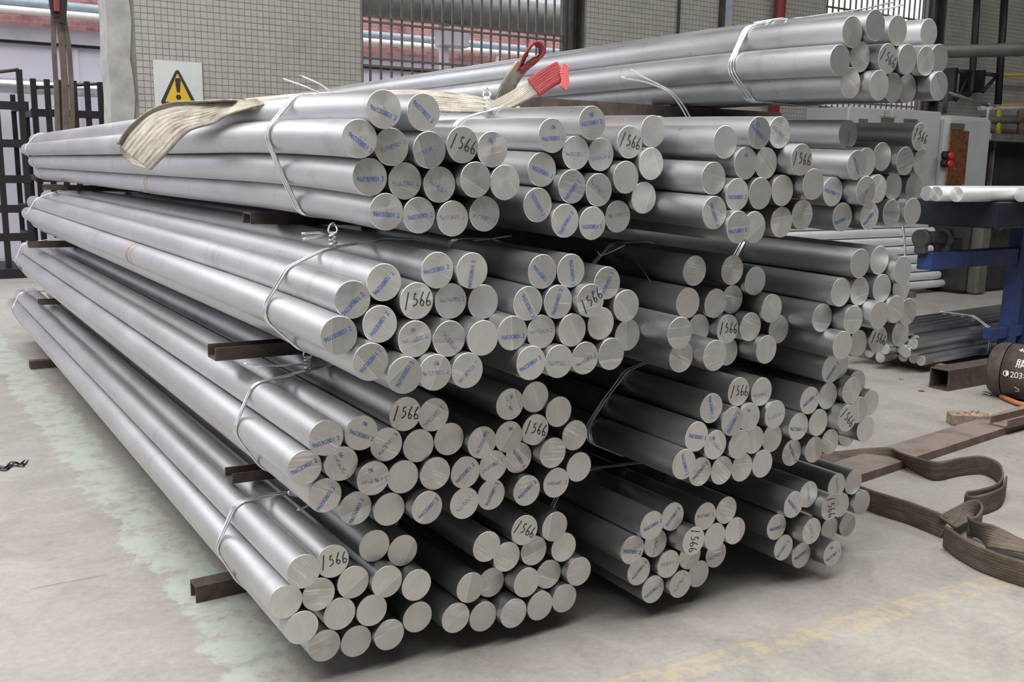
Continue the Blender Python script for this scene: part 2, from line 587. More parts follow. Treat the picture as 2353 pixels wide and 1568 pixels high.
M['cab_dark'] = plain('brown_slot_paint', (0.10, 0.075, 0.06), 0.7, 0, 0.2, 8)
M['copper'] = plain('copper_busbar', (0.55, 0.24, 0.12), 0.35, 0.85, 0.4, 16)
M['redpaint'] = plain('dark_red_pipe_paint', (0.20, 0.022, 0.026), 0.5, 0, 0.15, 8)
M['redlamp'] = plain('red_button_plastic', (0.70, 0.02, 0.035), 0.35, 0, 0.1, 20)
M['yellow'] = plain('yellow_paint', (0.40, 0.31, 0.03), 0.55, 0, 0.15, 10)
M['lavender'] = plain('lavender_white_sheet', (0.66, 0.615, 0.72), 0.55, 0, 0.05, 0.8)
M['bandgrey'] = plain('grey_lavender_beam', (0.46, 0.43, 0.50), 0.7, 0, 0.12, 2.5)
M['pipebrown'] = plain('dark_brown_pipe', (0.095, 0.085, 0.08), 0.6, 0.2, 0.3, 4)
M['pipegrey'] = plain('weathered_grey_pipe', (0.17, 0.165, 0.165), 0.6, 0.2, 0.3, 4)
M['whitepipe'] = plain('white_pipe', (0.76, 0.73, 0.70), 0.5, 0, 0.1, 6)
M['skybluepipe'] = plain('blue_grey_pipe', (0.30, 0.36, 0.42), 0.5, 0.1, 0.15, 6)
M['silver'] = plain('silver_foil', (0.62, 0.66, 0.66), 0.3, 0.9, 0.3, 9)
M['void'] = plain('black_sheet', (0.018, 0.018, 0.018), 0.6, 0, 0.3, 6)
M['signwhite'] = plain('white_sign_plate', (0.54, 0.56, 0.56), 0.45, 0, 0.05, 6)
M['signyellow'] = plain('sign_yellow', (0.62, 0.40, 0.012), 0.45, 0, 0.05, 6)
M['signblack'] = plain('sign_black', (0.018, 0.022, 0.026), 0.5, 0, 0.1, 6)
M['chalk'] = mat_ink('white_chalk', (0.80, 0.78, 0.76), 0.30)
M['wood'] = plain('weathered_wood', (0.27, 0.20, 0.15), 0.9, 0, 0.4, 18, 0.4)
M['orange'] = plain('orange_hose', (0.42, 0.15, 0.055), 0.6, 0, 0.2, 10)
M['tan'] = plain('brown_leather_strap', (0.105, 0.082, 0.068), 0.8, 0, 0.3, 9)
M['cream'] = plain('cream_door', (0.58, 0.54, 0.46), 0.6, 0, 0.1, 4)


def mat_brick():
    N = NT('far_red_brickwork')
    b = N.n('ShaderNodeTexBrick')
    N.set(b.inputs['Vector'], N.mapping(N.coord(), (1, 1, 1), rot=(math.pi / 2, 0, 0)))
    b.inputs['Color1'].default_value = (0.40, 0.16, 0.16, 1); b.inputs['Color2'].default_value = (0.52, 0.27, 0.26, 1)
    b.inputs['Mortar'].default_value = (0.46, 0.33, 0.34, 1); b.inputs['Scale'].default_value = 3.2
    n = N.noise(N.coord(), 1.6, 5.0, 0.7)
    c = N.mix(N.step(n, 0.45, 0.7), b.outputs[0], (0.26, 0.10, 0.11))
    return N.go(c, 0.9)


M['brick'] = mat_brick()

# ------------------------------------------------------------------ setting: floor, back wall, windows, outside
YW = 9.6
fb = MB().add([(-14, -8, 0), (46, -8, 0), (46, 40, 0), (-14, 40, 0)], [(0, 1, 2, 3)])
tag(fb.build('floor', M['floor']), 'grey concrete floor with worn green and yellow paint lines', 'floor', kind='structure')

HX0, HX1, HY0, HZ = -8.0, 26.0, -9.0, 8.0
tag(MB().span((HX0 - 0.2, HY0, 0), (HX0, 9.84, HZ)).build('wall_left', plain('dull_hall_wall', (0.08, 0.08, 0.08), 0.9)), 'plain grey hall wall on the doorway side', 'wall', kind='structure')
tag(MB().span((HX1, HY0, 0), (HX1 + 0.2, 9.84, HZ)).build('wall_right', plain('dull_hall_wall', (0.08, 0.08, 0.08), 0.9)), 'plain grey hall wall on the far side of the aisle', 'wall', kind='structure')
tag(MB().span((HX0 - 0.2, HY0 - 0.2, 0), (HX1 + 0.2, HY0, HZ)).build('wall_front', plain('dull_hall_wall', (0.08, 0.08, 0.08), 0.9)), 'plain grey hall wall behind the viewer', 'wall', kind='structure')
tag(MB().span((HX0 - 0.2, HY0 - 0.2, HZ), (HX1 + 0.2, 9.9, HZ + 0.15)).build('ceiling', plain('sheet_roof', (0.08, 0.08, 0.08), 0.8)), 'grey sheet metal hall roof', 'ceiling', kind='structure')
X_PIL0, X_PIL1 = 1.80, 1.99
X_W1A, X_W1B, X_POST = 4.296, 6.93, 7.125
X_W2A, X_W2B, X_POST2, X_END = 11.35, 13.80, 14.09, 26.0
Z_TOP = 8.0
Z_SILL = 1.25
wb = MB()
wb.span((HX0, YW, 5.2), (X_PIL1, YW + 0.24, Z_TOP))
wb.span((HX0, YW, 0), (-3.2, YW + 0.24, 5.2))
wb.span((X_W1A, YW, 5.0), (X_W1B, YW + 0.24, Z_TOP))
wb.span((X_W2A, YW, 5.2), (X_W2B, YW + 0.24, Z_TOP))
wb.span((X_PIL1, YW, 0), (X_W1A, YW + 0.24, Z_TOP))
wb.span((X_W1A, YW, 0), (X_W1B, YW + 0.24, Z_SILL))
wb.span((X_POST, YW, 0), (X_W2A, YW + 0.24, Z_TOP))
wb.span((X_W2A, YW, 0), (X_W2B, YW + 0.24, Z_SILL))
wb.span((X_POST2, YW, 0), (X_END, YW + 0.24, Z_TOP))
wall_back = tag(wb.build('wall_back', M['grout']), 'workshop back wall faced with small greyish mosaic tiles', 'wall', kind='structure')

PITCH, JOINT, TT = 0.0602, 0.0058, 0.004
zx = on_y(540, 4.5, YW); vx = on_y(549, 60, YW)
z_ph = zx.z % PITCH; x_ph = vx.x % PITCH


def tile_cells(x0, x1, z0, z1):
    out = []
    i0 = math.ceil((x0 - x_ph) / PITCH); i1 = math.floor((x1 - x_ph) / PITCH)
    k0 = math.ceil((z0 - z_ph) / PITCH); k1 = math.floor((z1 - z_ph) / PITCH)
    for i in range(i0, i1):
        for k in range(k0, k1):
            out.append((x_ph + (i + 0.5) * PITCH, z_ph + (k + 0.5) * PITCH))
    return out


cells = tile_cells(X_PIL1, X_W1A, 0.02, 4.4) + tile_cells(X_POST, X_W2A, 0.02, 4.8) + tile_cells(X_POST2, 19.0, 0.02, 5.0)
def cam_xy(p):
    c = ROT.T @ (np.array(p) - np.array([0, 0, CAM_H]))
    return CX + FPX * c[0] / c[2], CY + FPX * c[1] / c[2], c[2]
vis = []
for c in cells:
    u, v, d = cam_xy((c[0], YW, c[1]))
    hidden = (350 < u < 462 and v > 140) or v > 300 - 0.17 * max(0, u - 200)
    if 0 < u < 2353 and 6 < v and not hidden: vis.append((d, c))
vis.sort()
single = [c for d, c in vis[:300]]
sset = set(single)
h = (PITCH - JOINT) / 2
tm = MB().bevel_box((0, 0, 0), (2 * h, 2 * TT, 2 * h), 0.0018).mesh('tile', M['tile'])
for c in single:
    put('tile', tm, wall_back, (c[0], YW, c[1]))
rest = MB()
for c in cells:
    if c in sset: continue
    x, z = c; a = YW - TT
    rest.add([(x - h, a, z - h), (x + h, a, z - h), (x + h, a, z + h), (x - h, a, z + h),
              (x - h, YW, z - h), (x + h, YW, z - h), (x + h, YW, z + h), (x - h, YW, z + h)],
             [(0, 1, 2, 3), (4, 5, 1, 0), (5, 6, 2, 1), (6, 7, 3, 2), (7, 4, 0, 3)])
o = rest.build('tile_field', M['tile'], wall_back, fix=False)
tag(o, kind='stuff')

# rough plaster pillar at the open end of the wall
pb = MB()
n = 46
V = []; F = []
for i in range(n + 1):
    z = Z_TOP * i / n
    j = 0.012 * math.sin(i * 1.7) + random.uniform(-0.008, 0.008)
    V += [(X_PIL0 + j * 0.4, YW - 0.03, z), (X_PIL1 + 0.015 + j, YW - 0.03, z), (X_PIL1 + 0.015 + j, YW + 0.3, z), (X_PIL0 + j * 0.4, YW + 0.3, z)]
for i in range(n):
    a = i * 4
    for k in range(4):
        l = (k + 1) % 4
        F.append((a + k, a + l, a + 4 + l, a + 4 + k))
pb.add(V, F)
tag(pb.build('trim_1', M['concrete']), 'rough grey plaster pillar edging the tiled wall by the open doorway', 'pillar', kind='structure')

# dark steel posts beside the windows
def hpost(name, x0, x1, label):
    mb = MB()
    prof_w = x1 - x0
    mb.span((x0, YW - 0.02, 0), (x0 + prof_w * 0.18, YW + 0.2, Z_TOP))
    mb.span((x1 - prof_w * 0.18, YW - 0.02, 0), (x1, YW + 0.2, Z_TOP))
    mb.span((x0, YW + 0.09, 0), (x1, YW + 0.11, Z_TOP))
    return tag(mb.build(name, M['darksteel']), label, 'post', kind='structure')
hpost('trim_2', X_W1B, X_POST, 'dark steel H post at the barred window nearer the doorway')
hpost('trim_3', X_W2B, X_POST2, 'dark steel H post at the barred window behind the grey cabinet')


def window(name, x0, x1, zs, label, step=0.1235):
    w = empty(name, (x0, YW, Z_SILL))
    tag(w, label, 'window', kind='structure')
    fr = MB()
    fr.span((0, 0.06, 0), (0.035, 0.11, Z_TOP - Z_SILL)); fr.span((x1 - x0 - 0.035, 0.06, 0), (x1 - x0, 0.11, Z_TOP - Z_SILL))
    fr.span((0, 0.06, 0), (x1 - x0, 0.11, 0.04))
    fr.build('window_frame', M['bar'], w)
    vb = MB().span((-0.011, -0.008, 0), (0.011, 0.008, Z_TOP - Z_SILL)).mesh('bar', M['bar'])
    k = 1
    while k * step < x1 - x0 - 0.03:
        put('bar', vb, w, (k * step, 0.085, 0)); k += 1
    hb = MB().span((0, -0.006, -0.012), (x1 - x0, 0.006, 0.012)).mesh('cross_bar', M['bar'])
    for z in zs:
        put('cross_bar', hb, w, (0, 0.07, z - Z_SILL))
    return w


window('window_1', X_W1A, X_W1B, [on_y(833, v, YW).z for v in (33, 46, 131, 148)], 'open window of grey vertical bars above the strap with red ends')
window('window_2', X_W2A, X_W2B, [on_y(1900, v, YW).z for v in (12, 62, 180, 245)], 'bright barred window behind the grey electrical cabinet')

# outside, across the yard
YO = 17.0
zo = lambda v: on_y(0, v, YO).z
mb = MB().span((-12, YO, 0), (44, YO + 0.3, zo(95)))
wall_outside = tag(mb.build('wall_outside', M['lavender']), 'pale lavender sheet wall across the yard', 'wall', kind='structure')
for k in range(26):                                  # lapped sheets of that wall
    seam = MB().span((-12 + k * 2.1, YO - 0.02, 0), (-12 + k * 2.1 + 0.05, YO, zo(100)))
    seam.build('sheet_seam', M['lavender'], wall_outside)
MB().span((-12, YO - 0.05, zo(97)), (44, YO, zo(90))).build('dark_ledge', M['darksteel'], wall_outside)
MB().span((-12, YO - 0.12, zo(91)), (44, YO + 0.25, zo(57))).build('beam', M['bandgrey'], wall_outside)
MB().span((-12, YO + 0.0, zo(57)), (19, YO + 0.3, zo(57) + 1.05)).build('brick_band', M['brick'], wall_outside)
MB().span((19, YO + 0.0, zo(57)), (44, YO + 0.3, 6.2)).build('white_band', M['whitepipe'], wall_outside)
MB().span((-12, YO + 0.02, zo(57) + 1.05), (19, YO + 0.3, zo(57) + 1.45)).build('pale_band', M['lavender'], wall_outside)


def pipe(name, pts, r, mat, label, cat='pipe', seg=14, group=None):
    o = MB().tube(pts, r, seg).build(name, mat, fix=False)
    return tag(o, label, cat, group)


zp = zo(27)
pipe('yard_pipe', [(-12, YO - 0.35, zp), (44, YO - 0.35, zp)], 0.055, M['whitepipe'], 'thin white pipe running along the red brick band outside')
pipe('yard_pipe', [(-12, YO - 0.3, zo(8)), (44, YO - 0.3, zo(8))], 0.07, M['skybluepipe'], 'blue grey pipe above the white pipe on the brick band outside')
pipe('yard_pipe', [(-12, YO - 0.5, zo(197)), (8, YO - 0.5, zo(203))], 0.11, M['silver'], 'silvery pipe low on the lavender wall behind the black racks', 'pipe')
big = on_y(1000, 22, 14.5)
pipe('overhead_duct', [(-6, 14.5, big.z + 0.05), (30, 14.5, big.z + 0.05)], 0.27, M['pipegrey'], 'thick grey overhead duct seen through the barred window', 'duct', 20)
dk = empty('duct_stand', (on_y(1020, 60, 14.5).x, 14.5, 0))
tag(dk, 'steel stand with pale box carrying the grey duct outside the window', 'stand')
MB().span((-0.06, -0.06, 0), (0.06, 0.06, big.z - 0.2)).build('column', M['bandgrey'], dk)
MB().bevel_box((0.15, 0, big.z - 0.42), (0.5, 0.3, 0.3), 0.02).build('bracket_box', M['bandgrey'], dk)
dn = empty('downpipe_run', (on_y(1125, 150, YO).x, YO - 0.1, 0))
tag(dn, 'cream downpipe turning down from the white pipe outside', 'pipe')
MB().tube([(0, -0.2, zp), (0, -0.22, zp - 0.12), (0, -0.22, 0)], 0.07, 10).build('downpipe', M['cream'], dn)

# ------------------------------------------------------------------ wall pipes, conduits
pipe('conduit', [(8.59, YW - 0.03, 1.0), (8.59, YW - 0.03, Z_TOP)], 0.018, M['darksteel'], 'thin dark conduit on the tiled wall between post and blue pillar', 'conduit', 8)
bp = empty('wall_channel', (9.38, YW - 0.05, 0))
tag(bp, 'blue grey steel channel with dark edge standing on the tiled wall', 'channel')
MB().span((-0.03, -0.03, 0), (0.085, 0.045, Z_TOP)).build('channel_face', M['skybluepipe'], bp)
MB().span((-0.085, -0.02, 0), (-0.032, 0.045, Z_TOP)).build('channel_edge', M['darksteel'], bp)
pipe('riser_pipe', [(10.30, YW - 0.12, 0), (10.30, YW - 0.12, Z_TOP)], 0.075, M['redpaint'], 'dark red riser pipe in front of the tiled wall')

pa, pb2 = on_y(2140, 120, 9.3), on_y(2365, 113, 7.6)
ext = (pb2 - pa).normalized()
pipe('ceiling_pipe', [pa - ext * 0.2, pb2 + ext * 4], 0.09, M['pipebrown'], 'thick grey brown pipe crossing the wall beyond the top bundle')


def wall_riser(name, pts_px, r, label, brk):
    t = empty(name, (0, 0, 0)); tag(t, label, 'pipe')
    Yp = 9.2
    MB().tube([on_y(u, v, Yp) for u, v in pts_px], r, 10).build('pipe_run', M['black'], t, fix=False)
    a, b, c = [on_y(u, v, Yp) for u, v in brk]
    m1 = MB()
    m1.span((a.x - 0.035, Yp, b.z), (a.x + 0.035, YW - 0.006, a.z + 0.06)); 
    m1.tube([a, c], 0.03, 6); m1.tube([b, c + Vector((-0.1, 0, -0.02))], 0.026, 6)
    m1.build('wall_bracket', M['black'], t)
    return t


wall_riser('bracket_pipe', [(2247, -30), (2240, 90), (2234, 170), (2232, 205), (2226, 216), (2212, 219), (2192, 221)], 0.05,
           'black pipe with a bent foot held by a triangular wall bracket', [(2199, 165), (2196, 232), (2238, 164)])
wall_riser('bracket_pipe', [(2310, -30), (2300, 130), (2293, 240)], 0.055,
           'straight black pipe held by a triangular bracket beside yellow rail', [(2262, 170), (2258, 212), (2298, 173)])

# ------------------------------------------------------------------ warning sign on the tiles
s0, s1, s3 = on_y(350, 140, YW), on_y(462, 145, YW), on_y(352, 262, YW)
sw, sh = s1.x - s0.x, 0.50
sg = empty('warning_sign', (s0.x, YW - 0.02, s1.z - sh))
tag(sg, 'white square warning sign with yellow exclamation triangle on the tiled wall', 'sign')
MB().bevel_box((sw / 2, 0, sh / 2), (sw, 0.02, sh), 0.004).build('plate', M['signwhite'], sg)


def prism_xz(outline, y, t, name, mat, parent):
    n_ = len(outline)
    V_ = [(x, y, z) for x, z in outline] + [(x, y + t, z) for x, z in outline]
    F_ = [tuple(range(n_)), tuple(range(n_, 2 * n_))[::-1]] + [(k, (k + 1) % n_, n_ + (k + 1) % n_, n_ + k) for k in range(n_)]
    return MB().add(V_, F_).build(name, mat, parent)


def round_tri(cx, base, top, half, r):
    P = [(cx - half, base), (cx + half, base), (cx, top)]
    out = []
    for i in range(3):
        p, q, s = Vector(P[i]), Vector(P[i - 1]), Vector(P[(i + 1) % 3])
        a, b = (q - p).normalized(), (s - p).normalized()
        for k in range(6):
            t = k / 5
            out.append(tuple(p + a * r * (1 - t) ** 2 + b * r * t ** 2 + (a + b) * r * 0.12 * t * (1 - t)))
    return out


tx = on_y(407, 200, YW).x - s0.x
zb = on_y(407, 243, YW).z - (s1.z - sh); zt = on_y(405, 155, YW).z - (s1.z - sh)
hw = (on_y(451, 235, YW).x - on_y(363, 235, YW).x) / 2
prism_xz(round_tri(tx, zb, zt, hw, 0.05), -0.013, 0.003, 'triangle_border', M['signblack'], sg)
prism_xz(round_tri(tx, zb + 0.030, zt - 0.055, hw - 0.052, 0.012), -0.0155, 0.003, 'yellow_field', M['signyellow'], sg)
zc = zb + 0.045
prism_xz([(tx - 0.014, zc + 0.075), (tx + 0.014, zc + 0.075), (tx + 0.026, zc + 0.185), (tx + 0.018, zc + 0.205), (tx - 0.018, zc + 0.205), (tx - 0.026, zc + 0.185)],
         -0.018, 0.003, 'exclamation_stroke', M['signblack'], sg)
prism_xz([(tx + 0.024 * math.cos(a), zc + 0.032 + 0.024 * math.sin(a)) for a in [k * math.pi / 8 for k in range(16)]], -0.018, 0.003, 'exclamation_dot', M['signblack'], sg)

# ------------------------------------------------------------------ aluminium rods
RR = 0.0494
RODS = {
    'A1': {0: (1.136, 2.498, 0.408), 1: (1.23, 2.5, 0.373), 2: (0.993, 2.469, 0.401), 3: (0.893, 2.435, 0.405), 4: (1.055, 2.469, 0.323), 5: (1.154, 2.451, 0.309), 6: (1.253, 2.454, 0.274), 7: (0.848, 2.461, 0.316), 8: (0.948, 2.468, 0.311), 9: (1.013, 2.474, 0.233), 10: (1.117, 2.479, 0.216), 11: (0.893, 2.46, 0.227), 12: (1.271, 2.483, 0.154), 13: (0.979, 2.509, 0.127), 14: (1.078, 2.507, 0.115), 15: (1.178, 2.488, 0.118)},
    'A2': {0: (1.183, 2.382, 0.831), 1: (1.281, 2.397, 0.813), 2: (0.942, 2.372, 0.798), 3: (1.052, 2.39, 0.792), 4: (1.138, 2.412, 0.741), 5: (1.237, 2.407, 0.724), 6: (1.337, 2.406, 0.73), 7: (0.9, 2.425, 0.707), 8: (1, 2.41, 0.707), 9: (1.086, 2.39, 0.656), 10: (1.185, 2.404, 0.64), 11: (1.285, 2.395, 0.636), 12: (0.961, 2.437, 0.614), 13: (1.053, 2.439, 0.559), 14: (1.151, 2.425, 0.542), 15: (1.251, 2.381, 0.542)},
    'A3': {0: (1.24, 2.299, 1.242), 1: (1.34, 2.285, 1.238), 2: (1.079, 2.293, 1.218), 3: (0.987, 2.286, 1.179), 4: (1.165, 2.276, 1.166), 5: (1.287, 2.309, 1.154), 6: (1.398, 2.321, 1.143), 7: (0.933, 2.25, 1.096), 8: (1.06, 2.28, 1.111), 9: (1.154, 2.265, 1.066), 10: (1.253, 2.255, 1.06), 11: (1.353, 2.246, 1.055), 12: (1.008, 2.226, 1.025), 13: (1.099, 2.215, 0.983), 14: (1.199, 2.235, 0.976), 15: (1.299, 2.237, 0.971)},
    'A4': {0: (1.103, 2.336, 1.661), 1: (1.231, 2.361, 1.66), 2: (1.038, 2.345, 1.585), 3: (1.139, 2.367, 1.567), 4: (1.243, 2.35, 1.561), 5: (1.342, 2.345, 1.577), 6: (1.441, 2.351, 1.567), 7: (1.077, 2.37, 1.488), 8: (1.183, 2.377, 1.478), 9: (1.283, 2.367, 1.469), 10: (1.382, 2.34, 1.483), 11: (1.482, 2.347, 1.476), 12: (1.121, 2.364, 1.397), 13: (1.223, 2.373, 1.386), 14: (1.323, 2.364, 1.376), 15: (1.422, 2.357, 1.388)},
    'B1': {0: (1.615, 2.415, 0.39), 1: (1.73, 2.412, 0.38), 2: (1.482, 2.425, 0.359), 3: (1.565, 2.439, 0.303), 4: (1.665, 2.434, 0.304), 5: (1.78, 2.429, 0.293), 6: (1.432, 2.438, 0.23), 7: (1.53, 2.476, 0.21), 8: (1.63, 2.42, 0.208), 9: (1.73, 2.441, 0.206), 10: (1.83, 2.409, 0.205), 11: (1.387, 2.45, 0.136), 12: (1.485, 2.448, 0.116), 13: (1.584, 2.423, 0.113), 14: (1.684, 2.42, 0.115), 15: (1.784, 2.424, 0.116)},
    'B2': {0: (1.542, 2.397, 0.812), 1: (1.642, 2.409, 0.82), 2: (1.725, 2.399, 0.765), 3: (1.635, 2.395, 0.72), 4: (1.436, 2.383, 0.711), 5: (1.536, 2.392, 0.712), 6: (1.787, 2.395, 0.681), 7: (1.695, 2.383, 0.64), 8: (1.386, 2.394, 0.623), 9: (1.487, 2.402, 0.625), 10: (1.594, 2.426, 0.628), 11: (1.82, 2.412, 0.566), 12: (1.39, 2.406, 0.523), 13: (1.497, 2.427, 0.525), 14: (1.611, 2.4, 0.526), 15: (1.727, 2.406, 0.53)},
    'B3': {0: (1.566, 2.273, 1.226), 1: (1.666, 2.272, 1.224), 2: (1.806, 2.278, 1.18), 3: (1.515, 2.268, 1.138), 4: (1.616, 2.262, 1.137), 5: (1.716, 2.24, 1.137), 6: (1.875, 2.268, 1.108), 7: (1.453, 2.251, 1.06), 8: (1.565, 2.271, 1.052), 9: (1.665, 2.257, 1.051), 10: (1.779, 2.268, 1.06), 11: (1.901, 2.289, 1.012), 12: (1.503, 2.229, 0.973), 13: (1.613, 2.247, 0.964), 14: (1.713, 2.255, 0.963), 15: (1.813, 2.256, 0.966)},
    'B4': {0: (1.647, 2.354, 1.611), 1: (1.782, 2.343, 1.651), 2: (2.04, 2.369, 1.635), 3: (1.929, 2.345, 1.599), 4: (1.735, 2.357, 1.563), 5: (1.835, 2.366, 1.56), 6: (2.005, 2.33, 1.535), 7: (1.618, 2.361, 1.513), 8: (1.705, 2.33, 1.465), 9: (1.804, 2.33, 1.455), 10: (1.912, 2.336, 1.493), 11: (1.99, 2.341, 1.431), 12: (1.588, 2.336, 1.412), 13: (1.677, 2.322, 1.366), 14: (1.777, 2.321, 1.357), 15: (1.907, 2.363, 1.373)},
    'C1': {0: (2.126, 2.292, 0.378), 1: (2.026, 2.28, 0.37), 2: (2.264, 2.279, 0.357), 3: (2.365, 2.282, 0.359), 4: (2.416, 2.284, 0.273), 5: (2.316, 2.281, 0.272), 6: (2.183, 2.246, 0.296), 7: (2.079, 2.318, 0.285), 8: (1.979, 2.317, 0.282), 9: (2.389, 2.343, 0.17), 10: (2.134, 2.309, 0.202), 11: (2.234, 2.313, 0.209), 12: (2.023, 2.332, 0.192), 13: (2.304, 2.339, 0.117), 14: (2.086, 2.329, 0.114), 15: (2.189, 2.306, 0.118)},
    'C2': {0: (2.341, 2.233, 0.793), 1: (2.446, 2.229, 0.782), 2: (2.198, 2.211, 0.759), 3: (2.284, 2.198, 0.707), 4: (2.385, 2.22, 0.703), 5: (2.502, 2.213, 0.699), 6: (2.122, 2.193, 0.679), 7: (2.213, 2.2, 0.637), 8: (2.43, 2.237, 0.613), 9: (2.537, 2.251, 0.6), 10: (2.33, 2.206, 0.619), 11: (2.061, 2.18, 0.6), 12: (2.176, 2.225, 0.545), 13: (2.275, 2.226, 0.533), 14: (2.374, 2.23, 0.526), 15: (2.474, 2.231, 0.523)},
    'C3': {0: (2.189, 2.309, 1.197), 1: (2.328, 2.279, 1.196), 2: (2.463, 2.303, 1.151), 3: (2.119, 2.259, 1.102), 4: (2.285, 2.305, 1.085), 5: (2.385, 2.329, 1.089), 6: (2.512, 2.267, 1.058), 7: (1.999, 2.16, 1.03), 8: (2.233, 2.325, 1), 9: (2.332, 2.29, 0.997), 10: (2.432, 2.283, 0.998), 11: (2.572, 2.284, 0.978), 12: (2.049, 2.203, 0.944), 13: (2.149, 2.158, 0.947), 14: (2.39, 2.343, 0.906), 15: (2.492, 2.261, 0.918)},
    'C4': {0: (2.164, 2.177, 1.603), 1: (2.285, 2.156, 1.634), 2: (2.385, 2.165, 1.638), 3: (2.243, 2.164, 1.541), 4: (2.343, 2.175, 1.543), 5: (2.442, 2.12, 1.555), 6: (2.114, 2.168, 1.494), 7: (2.202, 2.153, 1.446), 8: (2.303, 2.154, 1.449), 9: (2.408, 2.159, 1.458), 10: (2.508, 2.122, 1.479), 11: (2.09, 2.132, 1.393), 12: (2.18, 2.119, 1.349), 13: (2.28, 2.149, 1.345), 14: (2.424, 2.169, 1.357), 15: (2.521, 2.17, 1.379)},
    'D1': {0: (2.741, 2.245, 0.361), 1: (2.961, 2.296, 0.341), 2: (3.062, 2.298, 0.338), 3: (2.642, 2.226, 0.346), 4: (2.825, 2.21, 0.307), 5: (3.008, 2.307, 0.253), 6: (3.11, 2.289, 0.25), 7: (2.624, 2.281, 0.248), 8: (2.971, 2.478, 0.131), 9: (2.847, 2.346, 0.209), 10: (2.748, 2.224, 0.226), 11: (3.07, 2.399, 0.114), 12: (3.17, 2.391, 0.113), 13: (2.669, 2.281, 0.159), 14: (2.758, 2.272, 0.113), 15: (2.873, 2.223, 0.113)},
    'D2': {2: (2.986, 2.262, 0.746), 3: (2.869, 2.192, 0.745), 4: (2.669, 2.209, 0.729), 5: (2.769, 2.214, 0.733), 6: (2.928, 2.201, 0.664), 7: (3.05, 2.243, 0.668), 8: (2.63, 2.218, 0.638), 9: (2.73, 2.215, 0.64), 10: (2.829, 2.17, 0.653), 11: (3.061, 2.342, 0.519), 12: (2.985, 2.206, 0.583), 13: (2.674, 2.277, 0.521), 14: (2.774, 2.261, 0.522), 15: (2.905, 2.298, 0.523)},
    'D3': {0: (2.772, 2.124, 1.214), 1: (2.896, 2.14, 1.218), 2: (2.991, 2.112, 1.182), 3: (2.703, 2.139, 1.117), 4: (2.803, 2.14, 1.114), 5: (2.912, 2.132, 1.12), 6: (3.061, 2.161, 1.11), 7: (2.658, 2.172, 1.028), 8: (2.759, 2.123, 1.021), 9: (2.861, 2.097, 1.033), 10: (2.977, 2.118, 1.043), 11: (3.104, 2.156, 1.02), 12: (2.702, 2.115, 0.938), 13: (2.89, 2.197, 0.915), 14: (2.989, 2.186, 0.924), 15: (3.145, 2.207, 0.929), 16: (2.729, 2.174, 0.842), 17: (2.829, 2.223, 0.836)},
    'D4': {0: (2.814, 2.247, 1.646), 1: (3.173, 2.216, 1.648), 2: (2.748, 2.148, 1.542), 3: (2.851, 2.191, 1.553), 4: (2.949, 2.203, 1.573), 5: (3.048, 2.18, 1.56), 6: (3.216, 2.23, 1.558), 7: (2.701, 2.201, 1.453), 8: (2.801, 2.146, 1.457), 9: (2.902, 2.176, 1.463), 10: (3.089, 2.25, 1.469), 11: (3.255, 2.281, 1.466), 12: (2.756, 2.198, 1.367), 13: (2.863, 2.171, 1.371), 14: (3.046, 2.216, 1.375), 15: (3.146, 2.202, 1.38)},
    'T5': {0: (2.672, 2.146, 1.964), 1: (2.769, 2.135, 1.992), 2: (2.903, 2.148, 1.988), 3: (3.213, 2.246, 2.016), 4: (2.619, 2.143, 1.872), 5: (2.743, 2.164, 1.893), 6: (2.842, 2.131, 1.891), 7: (2.942, 2.129, 1.896), 8: (3.042, 2.128, 1.897), 9: (3.141, 2.146, 1.913), 10: (2.695, 2.157, 1.806), 11: (2.797, 2.123, 1.802), 12: (2.901, 2.145, 1.802), 13: (3.001, 2.163, 1.806), 14: (3.102, 2.11, 1.816)},
}

LAYER = {'1': 'floor-level', '2': 'second-layer', '3': 'third-layer', '4': 'top-layer'}
SIDE = {'A': 'beside the green floor stripe', 'B': 'second from the green stripe', 'C': 'second from the brown strap', 'D': 'beside the brown strap'}
BWHERE = {b: ('the extra bundle lying on top of the stack' if b == 'T5' else 'the %s bundle %s' % (LAYER[b[1]], SIDE[b[0]])) for b in RODS}
BEND = {'1': 0.0, '2': 0.006, '3': 0.012, '4': 0.018, '5': 0.020}
LEN = {'A4': 6.72, 'A3': 6.22, 'A2': 6.5, 'A1': 6.6}


def bend_at(b, d):
    t = min(max(d / 1.0, 0), 1)
    return BEND[b[1]] * (1 - (1 - t) ** 2)


